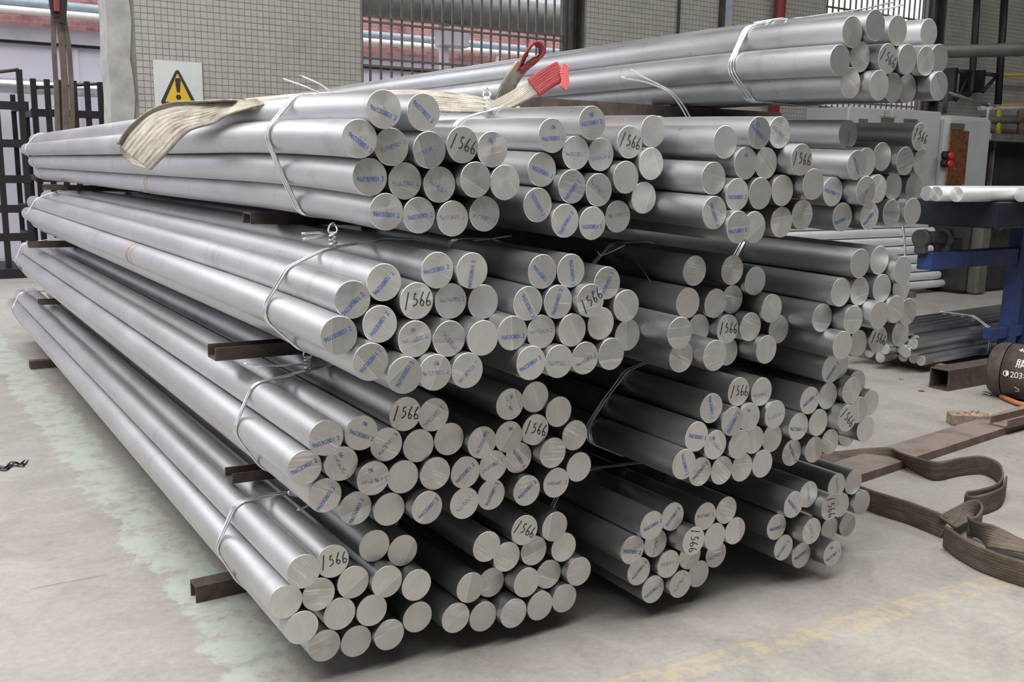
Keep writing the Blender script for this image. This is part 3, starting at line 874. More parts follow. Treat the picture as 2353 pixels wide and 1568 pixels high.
def rod_mesh(length, bend, r=RR, seg=56, mats=None):
    ys = [0.0, 0.0008] + ([0.2, 0.4, 0.6, 0.8, 1.0] if bend else []) + [length - 0.0008, length]
    V_, F_, S_, I_ = [], [], [], []
    for i, y in enumerate(ys):
        rr = r - 0.0008 if i in (0, len(ys) - 1) else r
        t = min(y / 1.0, 1); zb_ = bend * (1 - (1 - t) ** 2)
        for k in range(seg):
            a = 2 * math.pi * k / seg
            V_.append((rr * math.cos(a), y, zb_ + rr * math.sin(a)))
    for i in range(len(ys) - 1):
        for k in range(seg):
            l = (k + 1) % seg
            F_.append((i * seg + k, i * seg + l, (i + 1) * seg + l, (i + 1) * seg + k)); S_.append(True); I_.append(0)
    F_.append(tuple(range(seg))[::-1]); S_.append(False); I_.append(1)
    e = (len(ys) - 1) * seg
    F_.append(tuple(range(e, e + seg))); S_.append(False); I_.append(1)
    F_ = [f[::-1] for f in F_]
    me = bpy.data.meshes.new('aluminium_rod')
    me.from_pydata(V_, [], F_)
    for mm in (mats or (M['rod'], M['face'])): me.materials.append(mm)
    me.polygons.foreach_set('use_smooth', S_); me.polygons.foreach_set('material_index', I_)
    me.update()
    # keep the saw-cut edge crisp
    try:
        me.set_sharp_from_angle(angle=math.radians(38))
    except Exception:
        pass
    return me


def text_mesh(s, size, mat, name):
    cu = bpy.data.curves.new(name, 'FONT')
    cu.body = s; cu.size = size; cu.align_x = 'CENTER'; cu.align_y = 'CENTER'
    cu.resolution_u = 3; cu.space_character = 0.92
    ob = bpy.data.objects.new(name, cu); COL.objects.link(ob)
    dg = bpy.context.evaluated_depsgraph_get()
    me = bpy.data.meshes.new_from_object(ob.evaluated_get(dg))
    bpy.data.objects.remove(ob)
    me.name = name
    me.materials.clear(); me.materials.append(mat)
    return me


def stroke_mesh(lines, w, mat, name, scale=1.0, off=(0, 0), jit=0.0):
    mb = MB()
    for ln in lines:
        P = [Vector(((x + off[0]) * scale + random.uniform(-jit, jit), (y + off[1]) * scale + random.uniform(-jit, jit), 0)) for x, y in ln]
        L_ = []
        for i in range(len(P)):
            t = (P[min(i + 1, len(P) - 1)] - P[max(i - 1, 0)]).normalized()
            nn = Vector((-t.y, t.x, 0))
            L_ += [P[i] + nn * w / 2, P[i] - nn * w / 2]
        mb.add(L_, [(2 * i, 2 * i + 1, 2 * i + 3, 2 * i + 2) for i in range(len(P) - 1)])
    me = mb.mesh(name, mat)
    return me


SIX = [(0.34, 1.0), (0.16, 0.62), (0.06, 0.25), (0.14, 0.03), (0.32, 0.06), (0.38, 0.28), (0.26, 0.42), (0.08, 0.30)]
DIG = [[(0.0, -0.12), (0.30, 1.08)],
       [(0.98, 0.92), (0.80, 0.88)], [(0.80, 0.95), (0.70, 0.52), (0.90, 0.55), (0.98, 0.36), (0.88, 0.14), (0.62, 0.02)],
       [(x + 1.14, y - 0.04) for x, y in SIX], [(x + 1.66, y - 0.12) for x, y in SIX]]
hand_meshes = [stroke_mesh(DIG, 0.0030, M['marker'], 'handwritten_number', 0.0365, (-1.0, -0.45), 0.0014) for _ in range(5)]
stamp = {('s', 0): text_mesh('96030801 2', 0.0180, M['blue_ink'], 'blue_stamp'), ('s', 1): text_mesh('96030801 2', 0.0180, M['blue_faint'], 'blue_stamp'),
         ('n', 0): text_mesh('06', 0.0165, M['blue_ink'], 'small_blue_stamp')}

# marks on the sawn ends: h = handwritten 1566, s = stamped code, f = faded code, n = small 06; then the angle
MARKS = {
    'A4': '0s-20 1s-40 2s-35 3f20 4f25 5h-12 6n-10 7s2 8f0 9f-35 12s-4 13s6 14f0 15f-10',
    'B4': '0s4n 1s10n 3h-8 4f0 5f8 7s-20 8s50 9f-40 12s-55 13s55 14s0 15f5',
    'C4': '1s-35n 2f-30 3n0 5h0 7s0 11s-65 12s5',
    'D4': '0f90 1h-12 2s-60 7s-15 8f60 12s15 13s40 14f0',
    'T5': '6h-18',
    'A3': '0s10 1s80 2s45 3s42 4h4 5f0 7s20 8s50 9f10n 10f-50 12s45 13s55 14f0n 15f40',
    'B3': '0s-45 1s-80 2s60 3s-60 4s70 5h38n 7s0 8f0 12s25 13f-5 14f20',
    'C3': '9h0', 'D3': '14h-12 16s45',
    'D2': '4s30 8s-10 10h-38 13s-60',
    'A2': '0h-4 1f40 2s10 3s-25n 4f45 7s20 8f-60n 9f0n 12s50 13s60 15s40',
    'B2': '0f-70n 3h-12 4f60n 5n0 8s40 9f25 10s-55 12f40 13s60 14s35 15f-5',
    'C2': '0h0 1f0 2s-75 3s55 4n0 5f10 6s-15 7f-45n 11s-70 12s40',
    'A1': '2h8', 'B1': '0h-25',
    'C1': '0s45 1s15 2f-5 6h-92 7f80 8s-15 9f10 10f0 12s40 14s25 15f45',
    'D1': '0f-80 1f-80 3s-45 4h-75 7s0 9f-75 10f-75 13s45 14s20 15s20n'}
NTH = ['', 'first', 'second', 'third', 'fourth', 'fifth', 'sixth', 'seventh', 'eighth']
def rows_of(b):
    """row (counted from below) and place in that row (counted from the green stripe side)"""
    it = sorted(RODS[b].items(), key=lambda q: q[1][2]); row = {}
    for k, (x, y, z) in it:
        under = [row[j] for j, (x2, y2, z2) in it if j in row and z2 < z - 0.035 and abs(x2 - x) < 0.085 and z - z2 < 0.135]
        row[k] = 1 + max(under) if under else 1
    out = {}
    for r_ in set(row.values()):
        for n_, k in enumerate(sorted([k for k in row if row[k] == r_], key=lambda k: RODS[b][k][0])):
            out[k] = '%s row up, %s from stripe side' % (NTH[r_], NTH[n_ + 1])
    return out
BSHORT = {b: ('the topmost loose bundle' if b == 'T5' else '%s %s bundle' % (LAYER[b[1]], {'A': 'stripe-side', 'B': 'inner stripe-side', 'C': 'inner strap-side', 'D': 'strap-side'}[b[0]])) for b in RODS}
import re
rod_cache = {}
hi_ = 0
for b in sorted(RODS):
    marks = {}
    for w_ in MARKS.get(b, '').split():
        mt = re.match(r'(\d+)([hsfn])(-?\d+)(n?)$', w_)
        marks[int(mt.group(1))] = (mt.group(2), int(mt.group(3)), bool(mt.group(4)))
    L0 = LEN.get(b, 6.5)
    for k, (x, y, z) in RODS[b].items():
        ln = round(L0 + random.choice((-0.06, 0.0, 0.05)), 2)
        key = (ln, BEND[b[1]])
        if key not in rod_cache: rod_cache[key] = rod_mesh(ln, BEND[b[1]])
        o = put('aluminium_rod', rod_cache[key], None, (x, y, z))
        kind, ang, small = marks.get(k, ('', 0, False))
        pre = {'h': 'rod marked 1566', 's': 'blue-stamped rod', 'f': 'faintly stamped rod', 'n': 'rod stamped 06', '': 'plain aluminium rod'}[kind]
        if k == min(RODS[b]): RW = rows_of(b)
        tag(o, '%s, %s, in %s' % (pre, RW[k], BSHORT[b]), 'rod', 'rods of ' + BWHERE[b])
        R_ = math.radians(ang)
        if kind == 'h':
            put('handwritten_number', hand_meshes[hi_ % 5], o, (0.002, -0.0008, 0.003), (math.pi / 2, -R_, 0)); hi_ += 1
        elif kind in 'sf' and kind:
            put('blue_stamp', stamp[('s', 0 if kind == 's' else 1)], o, (random.uniform(-0.004, 0.004), -0.0006, random.uniform(-0.012, 0.004)), (math.pi / 2, -R_, 0))
        if kind == 'n' or small:
            put('small_blue_stamp', stamp[('n', 0)], o, (random.uniform(-0.01, 0.012), -0.0007, 0.024), (math.pi / 2, -R_, 0))



# rusty strap marks left round two rods
def ring_mark(b, k, u, v, w_):
    x, y, z = RODS[b][k]
    yy = on_x(u, v, x - RR).y
    V_, F_ = [], []
    for i, d in enumerate((0, w_)):
        for j in range(40):
            a_ = 2 * math.pi * j / 40
            V_.append((1.006 * RR * math.cos(a_), yy - y + d, bend_at(b, yy - y) + 1.006 * RR * math.sin(a_)))
    F_ = [(j, (j + 1) % 40, 40 + (j + 1) % 40, 40 + j) for j in range(40)]
    host = [o_ for o_ in bpy.data.objects if o_.name.startswith('aluminium_rod') and (o_.location - Vector((x, y, z))).length < 1e-3][0]
    MB().add(V_, F_, True).build('rust_ring', M['rustmark'], host, fix=False)
M['rustmark'] = mat_ink('rust_stain', (0.36, 0.20, 0.10), 0.42)
ring_mark('A3', 7, 292, 582, 0.035); ring_mark('A3', 7, 300, 586, 0.015); ring_mark('A4', 12, 332, 432, 0.012); ring_mark('A4', 12, 338, 434, 0.010)

# ------------------------------------------------------------------ wire ties
def hull(pts):
    pts = sorted(set(pts))
    def half(ps):
        out = []
        for p in ps:
            while len(out) > 1 and (out[-1][0] - out[-2][0]) * (p[1] - out[-2][1]) - (out[-1][1] - out[-2][1]) * (p[0] - out[-2][0]) <= 0:
                out.pop()
            out.append(p)
        return out
    a, b_ = half(pts), half(pts[::-1])
    return a[:-1] + b_[:-1]


def tie_loop(b, y, wr):
    pts = []
    for k, (x, yy, z) in RODS[b].items():
        zz = z + bend_at(b, y - yy)
        for a in range(20):
            t = 2 * math.pi * a / 20
            pts.append((round(x + (RR + wr) * 1.008 * math.cos(t), 5), round(zz + (RR + wr) * 1.008 * math.sin(t), 5)))
    return hull(pts)


def densify(lp, step=0.02):
    out = []
    for i in range(len(lp)):
        a, c = lp[i], lp[(i + 1) % len(lp)]
        d = math.hypot(c[0] - a[0], c[1] - a[1]); k = max(1, int(d / step))
        out += [(a[0] + (c[0] - a[0]) * j / k, a[1] + (c[1] - a[1]) * j / k) for j in range(k)]
    return out


WR = 0.0031


def wire_tie(b, y, end, knot=None, tails=(), strands=3):
    t = empty('wire_tie', (0, y, 0))
    tag(t, 'wire tie round the %s ends of %s' % (end, BWHERE[b]), 'wire tie')
    lp = densify(tie_loop(b, y, WR))
    for s in range(strands):
        ph = random.uniform(0, 6)
        MB().tube([(x, (s - 1) * 0.0095 + 0.004 * math.sin(i * 0.21 + ph), z) for i, (x, z) in enumerate(lp)], WR, 7, True).build('strand', M['wire'], t, fix=False)
    if knot is not None:
        k = Vector(knot) - Vector((0, y, 0))
        coil = [k + Vector((0.011 * math.cos(a), 0.011 * math.sin(a), 0.0011 * i)) for i, a in enumerate([j * 0.55 for j in range(40)])]
        MB().tube(coil, WR, 7).build('twist', M['wire'], t, fix=False)
        loop = [k + Vector((0.013 * math.cos(a), 0.006 * math.sin(2 * a), 0.052 + 0.015 * math.sin(a))) for a in [j * 2 * math.pi / 22 for j in range(22)]]
        MB().tube(loop, WR, 7, True).build('twist_loop', M['wire'], t, fix=False)
    for tl in tails:
        P = [Vector(p) - Vector((0, y, 0)) for p in tl]
        Q = []
        for i in range(len(P) - 1):
            for j in range(6): Q.append(P[i].lerp(P[i + 1], j / 6))
        Q.append(P[-1])
        for _ in range(3):
            Q = [Q[0]] + [(Q[i - 1] + Q[i] * 2 + Q[i + 1]) / 4 for i in range(1, len(Q) - 1)] + [Q[-1]]
        MB().tube(Q, WR, 7).build('tail', M['wire'], t, fix=False)
    return t


def top_of(b, x, y):
    """height of the tie loop above x"""
    lp = densify(tie_loop(b, y, WR)); m_ = min(abs(xx - x) for xx, z in lp); return max(z for xx, z in lp if abs(xx - x) < m_ + 0.03)


TIE_Y = {'A4': 2.90, 'A3': 2.66, 'A2': 2.875, 'A1': 2.94, 'T5': 2.57, 'C2': 2.62, 'B4': 2.85, 'C4': 2.75, 'D4': 2.8,
         'B3': 2.75, 'C3': 2.72, 'D3': 2.62, 'B2': 2.9, 'D2': 2.66, 'B1': 2.9, 'C1': 2.72, 'D1': 2.7}
ydef = lambda u, v, y: tuple(on_y(u, v, y))
KN = {}
def kn(b, x, dz=0.004): return (x, TIE_Y[b], top_of(b, x, TIE_Y[b]) + dz)
wire_tie('A4', 2.90, 'marked', None, [[kn('A4', 1.16), ydef(700, 198, 3.0), ydef(650, 181, 3.05)], [kn('A4', 1.20), ydef(740, 195, 3.0), ydef(690, 173, 3.1)]], 4)
wire_tie('A3', 2.66, 'marked', kn('A3', on_y(765, 545, 2.66).x, 0.0), [[kn('A3', on_y(765, 545, 2.66).x, 0.02), ydef(740, 534, 2.62), ydef(693, 537, 2.62)], [kn('A3', on_y(765, 545, 2.66).x, 0.02), ydef(742, 540, 2.61), ydef(696, 550, 2.6)]])
wire_tie('A2', 2.875, 'marked', kn('A2', on_y(708, 862, 2.875).x, 0.0), [[kn('A2', on_y(708, 862, 2.875).x, 0.015), ydef(690, 838, 2.85), ydef(600, 842, 2.82), ydef(560, 836, 2.83)]])
wire_tie('A1', 2.94, 'marked', None, [[kn('A1', 1.02), ydef(690, 1143, 2.7), ydef(662, 1136, 2.66), ydef(664, 1128, 2.66), ydef(690, 1140, 2.68)], [kn('A1', 1.1), ydef(712, 1162, 2.6), ydef(684, 1172, 2.55)]])
wire_tie('B4', 2.85, 'marked', kn('B4', on_y(1118, 240, 2.85).x, 0.0), [])
wire_tie('C4', 2.75, 'marked', kn('C4', on_y(1612, 262, 2.75).x, -0.02), [[kn('C4', on_y(1652, 268, 2.75).x), ydef(1560, 218, 2.78), ydef(1480, 178, 2.8), ydef(1450, 161, 2.8)],
         [kn('C4', on_y(1645, 268, 2.75).x), ydef(1550, 216, 2.77), ydef(1490, 190, 2.78), ydef(1427, 177, 2.78)]])
wire_tie('D4', 2.8, 'marked')
wire_tie('T5', 2.57, 'marked', None, [[kn('T5', 2.86), ydef(1990, 20, 2.62), ydef(2055, 4, 2.6)], [kn('T5', 2.90), ydef(2030, 22, 2.55), ydef(2075, 11, 2.5)],
         [kn('T5', 2.66), ydef(1795, 42, 2.5), ydef(1812, 44, 2.5), ydef(1800, 52, 2.5)]], 4)
wire_tie('B3', 2.75, 'marked', None, [[kn('B3', 1.62), ydef(1085, 555, 2.72), ydef(1175, 542, 2.7)]])
wire_tie('C3', 2.72, 'marked', None, [[kn('C3', 2.2), ydef(1470, 610, 2.5), ydef(1522, 690, 2.36)], [kn('C3', 2.2), ydef(1440, 562, 2.6), ydef(1380, 590, 2.66), ydef(1372, 578, 2.66)]])
wire_tie('D3', 2.62, 'marked', None, [[kn('D3', 2.72), ydef(1815, 583, 2.5), ydef(1905, 642, 2.3)], [kn('D3', 2.72), ydef(1812, 580, 2.5), ydef(1860, 634, 2.36)]])
for b in ('B2', 'C2', 'D2', 'B1', 'C1', 'D1'):
    wire_tie(b, TIE_Y[b], 'marked')
for b, y in (('A4', 8.78), ('A3', 8.05), ('A2', 8.72), ('A1', 8.72)):
    wire_tie(b, y, 'far', None, (), 2)

# ------------------------------------------------------------------ steel channels between the layers
def channel(p0, p1, w, hgt, label, t=0.006, up=True, name='steel_channel', mat='rust'):
    """U channel, open upwards, its top centre line from p0 to p1"""
    pr = [(-w / 2, 0), (-w / 2, -hgt), (w / 2, -hgt), (w / 2, 0), (w / 2 - t, 0), (w / 2 - t, -hgt + t), (-w / 2 + t, -hgt + t), (-w / 2 + t, 0)]
    if not up: pr = [(a, -hgt - b_) for a, b_ in pr][::-1]
    return tag(MB().sweep(pr, p0, p1).build(name, M[mat]), label, 'steel channel')


for y, end in ((3.13, 'marked'), (7.85, 'far')):
    yy = 3.29 if end == 'marked' else 7.8
    channel((0.80, yy, 0.0605), (3.28, yy, 0.0605), 0.075, 0.06, 'brown steel channel lying on the floor under the %s ends' % end, up=False)
    channel((0.895, y, 0.503), (1.9, y, 0.467), 0.085, 0.034, 'brown steel channel under the second-layer %s ends, by the green stripe' % end)
    channel((1.99, y, 0.4775), (3.2, y, 0.4775), 0.08, 0.028, 'brown steel channel under the second-layer %s ends, by the strap' % end)
    channel((0.855, y, 0.932), (1.96, y, 0.920), 0.09, 0.043, 'brown steel channel under the third-layer %s ends, by the green stripe' % end)
    channel((2.0, y, 0.867), (2.62, y, 0.867), 0.08, 0.017, 'thin brown channel under the third-layer %s ends, mid stack' % end)
    y4 = 3.46 if end == 'marked' else y
    channel((1.09 if end == 'marked' else 0.98, y4, 1.3455), (2.58, y4, 1.304), 0.09, 0.040, 'brown steel channel under the top-layer %s ends, by the green stripe' % end, up=False)
    channel((2.63, y4, 1.334), (3.33, y4, 1.334), 0.08, 0.050, 'brown steel channel under the top-layer %s ends, by the strap' % end, up=False)
    channel((1.94 if end == 'marked' else 2.3, 3.08 if end == 'marked' else y, 1.771), (3.34, 3.08 if end == 'marked' else y, 1.771), 0.1, 0.050,
            'brown steel bar carrying the extra bundle at its %s ends' % end, up=False)

# ------------------------------------------------------------------ white lifting sling with red eyes, lying across the top layer
sl = empty('lifting_sling', (1.2, 4.0, 1.72))
tag(sl, 'dirty white webbing sling with red eyes draped over the top layer', 'lifting sling')
def rib(path, width, name, mat, parent, thick=0.006, n=60):
    P0 = parent.location
    o_ = ribbon([(Vector(p) - P0, w_) for p, w_ in path], width, thick, n).build(name, mat, parent, fix=True)
    return o_
Yv, Zv, Xv = Vector((0, 1, 0)), Vector((0, 0, 1)), Vector((1, 0, 0))
# hanging eye on the stripe side: (upper edge, lower edge) pairs on the planes they lie in
PA = [(on_y(590, 226, 3.2), on_y(610, 240, 3.15)), (on_y(510, 236, 3.5), on_y(530, 262, 3.3)), (on_y(430, 242, 3.7), on_y(490, 284, 3.42)), (on_y(350, 262, 3.9), on_y(432, 304, 3.58)),
      (on_y(300, 305, 3.95), on_y(385, 352, 3.70)), (on_y(276, 338, 3.98), on_y(347, 391, 3.80))]
def pair_band(PA, nm, thick=0.007, n=60):
    L_ = sl.location
    edge_band([a_ - L_ for a_, b_ in PA], [b_ - L_ for a_, b_ in PA], thick, n).build(nm, M['web_white'], sl)
pair_band(PA, 'hanging_band')
pair_band([(on_y(276, 338, 3.98), on_y(347, 391, 3.80)), (on_y(274, 345, 4.02), on_y(305, 378, 3.9)), (on_y(281, 334, 4.06), on_y(305, 362, 3.98)), (on_y(305, 306, 4.06), on_y(330, 330, 4.0))], 'folded_tip', 0.007, 30)
rib([(on_y(277, 332, 4.0), (0.5, 1, 0)), (on_y(305, 293, 3.98), (0.5, 1, 0.0)), (on_y(350, 257, 3.95), (0.5, 1, 0)), (on_y(405, 239, 3.85), (0.5, 1, 0)), (on_y(470, 236, 3.65), (0.5, 1, 0)), (on_y(560, 232, 3.35), (0.5, 1, 0))], 0.10, 'upper_band', M['web_white'], sl)
# middle run behind the top rods
pair_band([(on_y(560, 228, 3.3), on_y(575, 240, 3.25)), (on_y(720, 214, 3.2), on_y(725, 226, 3.15)), (on_y(860, 210, 3.1), on_y(862, 232, 3.0)), (on_y(940, 207, 3.05), on_y(945, 248, 2.95)), (on_y(1020, 211, 3.0), on_y(1020, 258, 2.9)),
           (on_y(1100, 223, 3.0), on_y(1100, 259, 2.92)), (on_y(1150, 236, 3.0), on_y(1150, 258, 2.94)), (on_y(1195, 246, 3.0), on_y(1190, 258, 2.95))], 'middle_band')
a0 = on_z(1150, 240, 1.765)
pt = lambda u, v, y: on_y(u, v, y)
rib([(pt(1152, 250, 2.95), (1, 0, -0.4)), (pt(1160, 215, 2.93), (1, 0, -0.4)), (pt(1178, 180, 2.9), (1, 0, -0.5)), (pt(1200, 150, 2.88), (0.9, 0, -0.6))], 0.055, 'eye_band', M['web_white'], sl, 0.01)
rib([(pt(1193, 160, 2.88), (0.5, 0.8, -0.3)), (pt(1208, 125, 2.85), (0.4, 0.8, -0.3)), (pt(1222, 102, 2.83), (0.3, 0.9, 0)), (pt(1236, 100, 2.82), (0.2, 0.9, 0)), (pt(1243, 113, 2.82), (0.2, 0.9, 0)),
     (pt(1236, 132, 2.84), (0.4, 0.8, -0.3)), (pt(1214, 150, 2.86), (0.5, 0.8, -0.3)), (pt(1198, 165, 2.87), (0.5, 0.8, -0.3))], 0.06, 'red_eye', M['web_red'], sl, 0.008)
rib([(pt(1135, 250, 2.9), (0.5, 0, 1)), (pt(1180, 228, 2.85), (0.45, 0, 1)), (pt(1232, 198, 2.8), (0.4, 0, 1))], 0.06, 'flat_band', M['web_white'], sl, 0.01)
rib([(pt(1226, 202, 2.795), (0.4, 0, 1)), (pt(1255, 182, 2.78), (0.4, 0, 1)), (pt(1290, 163, 2.76), (0.4, 0.1, 1))], 0.07, 'red_sleeve', M['web_red'], sl, 0.022)
rib([(pt(1302, 150, 2.74), (1, 0, 0.2)), (pt(1296, 168, 2.735), (1, 0, 0.3)), (pt(1299, 185, 2.73), (1, 0, 0)), (pt(1294, 203, 2.725), (1, 0, 0.2))], 0.03, 'torn_end', M['web_pink'], sl, 0.006, 24)

# ------------------------------------------------------------------ brown sling on the floor
bs = empty('floor_sling', tuple(on_z(2170, 1262)))
tag(bs, 'worn dark brown webbing sling lying twisted on the floor beside the stack', 'lifting sling')
def fz(u, v, z=0.052):
    p = on_z(u, v); return Vector((p.x, p.y, z))
W = 0.098
rib([(fz(1840, 1048, 0.03), (-0.3, 1, 0.2)), (fz(1900, 1060, 0.02), (-0.3, 1, 0.2)), (fz(1980, 1062, 0.03), (-0.3, 1, 0.4)), (fz(2050, 1070, 0.045), (-0.2, 1, 0.7)), (fz(2105, 1092, 0.05), (-0.2, 0.6, 1)), (fz(2150, 1106), (0, 0, 1)),
     (fz(2205, 1095), (0, 0, 1)), (fz(2255, 1092), (0, 0, 1)), (fz(2290, 1108), (0, 0, 1)), (fz(2300, 1135), (0, 0, 1)), (fz(2285, 1160), (0, 0, 1)), (fz(2250, 1172), (0, 0, 1)), (fz(2218, 1178), (0, 0, 1))],
    W, 'curled_band', M['web_brown'], bs, 0.009, 110)
rib([(fz(2218, 1178), (0, 0, 1)), (fz(2216, 1187), (0, 0, 1)), (fz(2245, 1188), (0, 0, 1)), (fz(2296, 1168), (0, 0, 1)), (fz(2308, 1140), (0, 0, 1))], W, 'doubled_band', M['web_brown'], bs, 0.009, 50)
rib([(fz(1960, 1165, 0.06), (0, 0.2, 1)), (fz(2010, 1182, 0.055), (0, 0.1, 1)), (fz(2080, 1203, 0.052), (0, 0, 1)), (fz(2130, 1222, 0.05), (0.1, 0.5, 1)), (fz(2168, 1237, 0.045), (0.2, 0.9, 0.6))], W * 1.05, 'straight_band', M['web_brown'], bs, 0.009)
rib([(fz(2168, 1262, 0.055), (0, 0.1, 1)), (fz(2205, 1288, 0.052), (0, 0, 1)), (fz(2260, 1318), (0, 0, 1)), (fz(2353, 1350), (0, 0, 1)), (fz(2480, 1378), (0, 0, 1))], W, 'standing_band', M['web_brown'], bs, 0.012, 70)
rib([(fz(2172, 1240, 0.075), (0.3, 1, 0.35)), (fz(2215, 1215, 0.07), (0.6, 0.8, 0.5)), (fz(2238, 1200, 0.06), (0.2, 0.1, 1)), (fz(2252, 1212, 0.055), (0, 0, 1)), (fz(2240, 1232, 0.05), (0, 0, 1)), (fz(2222, 1238, 0.05), (0, 0, 1))], W * 0.85, 'folded_eye', M['web_brown'], bs, 0.009, 50)
rib([(fz(2225, 1236, 0.05), (0.2, 1, 0.2)), (fz(2280, 1262, 0.05), (0.2, 1, 0.15)), (fz(2353, 1285, 0.05), (0.2, 1, 0.1)), (fz(2480, 1310, 0.05), (0.2, 1, 0.1))], W, 'lying_band', M['web_brown'], bs, 0.009, 40)

# dark scribble on the floor by the stripe
scm = MB()
for k in range(9):
    p_ = [on_z(u + random.uniform(-8, 8), v + random.uniform(-6, 6), 0.0012) for u, v in ((-20, 1072), (10, 1078), (30, 1066), (48, 1070), (58, 1062))]
    p_ = _spline(p_, 20)
    L_ = []
    for i in range(len(p_)):
        t = (p_[min(i + 1, 20)] - p_[max(i - 1, 0)]).normalized(); nn = Vector((-t.y, t.x, 0))
        L_ += [p_[i] + nn * 0.004, p_[i] - nn * 0.004]
    scm.add(L_, [(2 * i, 2 * i + 1, 2 * i + 3, 2 * i + 2) for i in range(20)])
scm.build('floor_scribble', M['marker'], bpy.data.objects['floor'], fix=False)

# ------------------------------------------------------------------ things on the floor to the right
q0, q1 = on_z(1900, 1137), on_z(2420, 963)
d_ = (q1 - q0).normalized(); nrm = Vector((-d_.y, d_.x, 0))
if nrm.y < 0: nrm = -nrm
MBp = MB().sweep([(-0.10, 0), (0.10, 0), (0.10, 0.045), (-0.10, 0.045)], q0 + nrm * 0.10, q1 + d_ * 0.1 + nrm * 0.10)
tag(MBp.build('steel_beam', M['rust_pale']), 'long dusty brown flat steel beam lying on the floor under the sling', 'steel beam')

def square_tube(p0, p1, w, hgt, t, name, label, mat='rust_pale'):
    e = empty(name, tuple(p0)); tag(e, label, 'steel tube')
    dd = Vector(p1) - Vector(p0); up_ = Vector((0, 0, 1)); s_ = dd.normalized().cross(up_)
    def plate(nm, a, b_, m_=mat):
        MB().sweep([(a[0], a[1]), (b_[0], a[1]), (b_[0], b_[1]), (a[0], b_[1])], (0, 0, 0), dd).build(nm, M[m_], e)
    plate('top_plate', (-w / 2, hgt - t), (w / 2, hgt)); plate('bottom_plate', (-w / 2, 0), (w / 2, t))
    plate('side_plate', (-w / 2, t), (-w / 2 + t, hgt - t)); plate('side_plate', (w / 2 - t, t), (w / 2, hgt - t))
    return e

square_tube(on_z(2173, 899) + Vector((0, 0.06, 0)), on_z(2173, 899) + Vector((1.1, 0.05, 0)), 0.15, 0.15, 0.008, 'square_tube', 'short hollow square steel tube on the floor beside the brown drum', 'rust')
u0, u1 = on_z(2310, 984, 0.046), on_z(2400, 960, 0.046)
channel(u0 + Vector((0, 0.04, 0.05)), u1 + Vector((0.2, 0.04, 0.05)), 0.11, 0.05, 'short brown U channel offcut lying on the flat steel beam', 0.008, True, 'channel_offcut', 'rust_pale')

wc = on_z(2236, 978)
wbm = MB()
rotm = Matrix.Rotation(math.radians(-38), 3, 'Z')
wbm.bevel_box((wc.x, wc.y + 0.03, 0.035), (0.24, 0.10, 0.07), 0.006, rotm)
wo = wbm.build('wood_block', M['wood'])
tag(wo, 'splintered brown wood block lying on the concrete floor', 'wood block')
sp = MB()
for k in range(16):
    a = Vector((random.uniform(-0.11, 0.12), random.uniform(-0.04, 0.045), 0.07))
    p = Vector((wc.x, wc.y + 0.03, 0)) + rotm @ a
    sp.tube([p, p + Vector((random.uniform(-0.02, 0.03), random.uniform(-0.02, 0.02), random.uniform(0.004, 0.018)))], [0.005, 0.001], 5)
sp.build('splinters', M['wood'], wo)
k0, k1 = on_z(2185, 1005), on_z(2230, 1013)
tag(MB().sweep([(-0.008, 0), (0.008, 0), (0.008, 0.01), (-0.008, 0.01)], k0, k1).build('wood_stick', M['rust_pale']), 'thin brown stick lying on the floor near the wood block', 'stick')

# brown steel drum (tube with a coupling ring) with chalk writing
dc = on_z(2300, 924); R_D = 0.19
drum = empty('steel_drum', (dc.x + 0.16, dc.y + 0.16, R_D), math.radians(-80)); tag(drum, 'rusty brown steel tube with chalk writing lying at the frame edge', 'steel tube')
def lathe_x(prof, seg, name, mat, parent):
    V_, F_ = [], []
    for x, r in prof:
        for k in range(seg):
            a = 2 * math.pi * k / seg; V_.append((x, r * math.cos(a), r * math.sin(a)))
    for i in range(len(prof) - 1):
        for k in range(seg):
            l = (k + 1) % seg; F_.append((i * seg + k, i * seg + l, (i + 1) * seg + l, (i + 1) * seg + k))
    return MB().add(V_, F_, True).build(name, mat, parent)
lathe_x([(0.09, 0.001), (0.09, R_D * 0.7), (0.0, R_D * 0.72), (0.0, R_D * 0.86), (0.03, R_D * 0.97), (0.10, R_D)], 48, 'end_ring', M['rust'], drum)
lathe_x([(0.106, R_D * 0.95), (0.106, R_D * 0.99), (0.40, R_D * 0.99), (0.40, 0.001)], 48, 'tube_body', M['rust'], drum)
def on_drum(mesh, x, ang, sx=1.0):
    """wrap flat writing round the tube, facing the aisle"""
    me = mesh
    for v in me.vertices:
        a = ang + v.co.y / R_D
        v.co = Vector((x + v.co.x * sx, -R_D * 1.004 * math.cos(a), R_D * 1.004 * math.sin(a)))
    o_ = put('chalk_writing', me, drum)
    return o_
on_drum(text_mesh('\u03a6203\u00d74', 0.058, M['chalk'], 'chalk_writing'), 0.215, math.radians(2))
on_drum(text_mesh('4\u00d88\u201d', 0.055, M['chalk'], 'chalk_writing'), 0.235, math.radians(60))
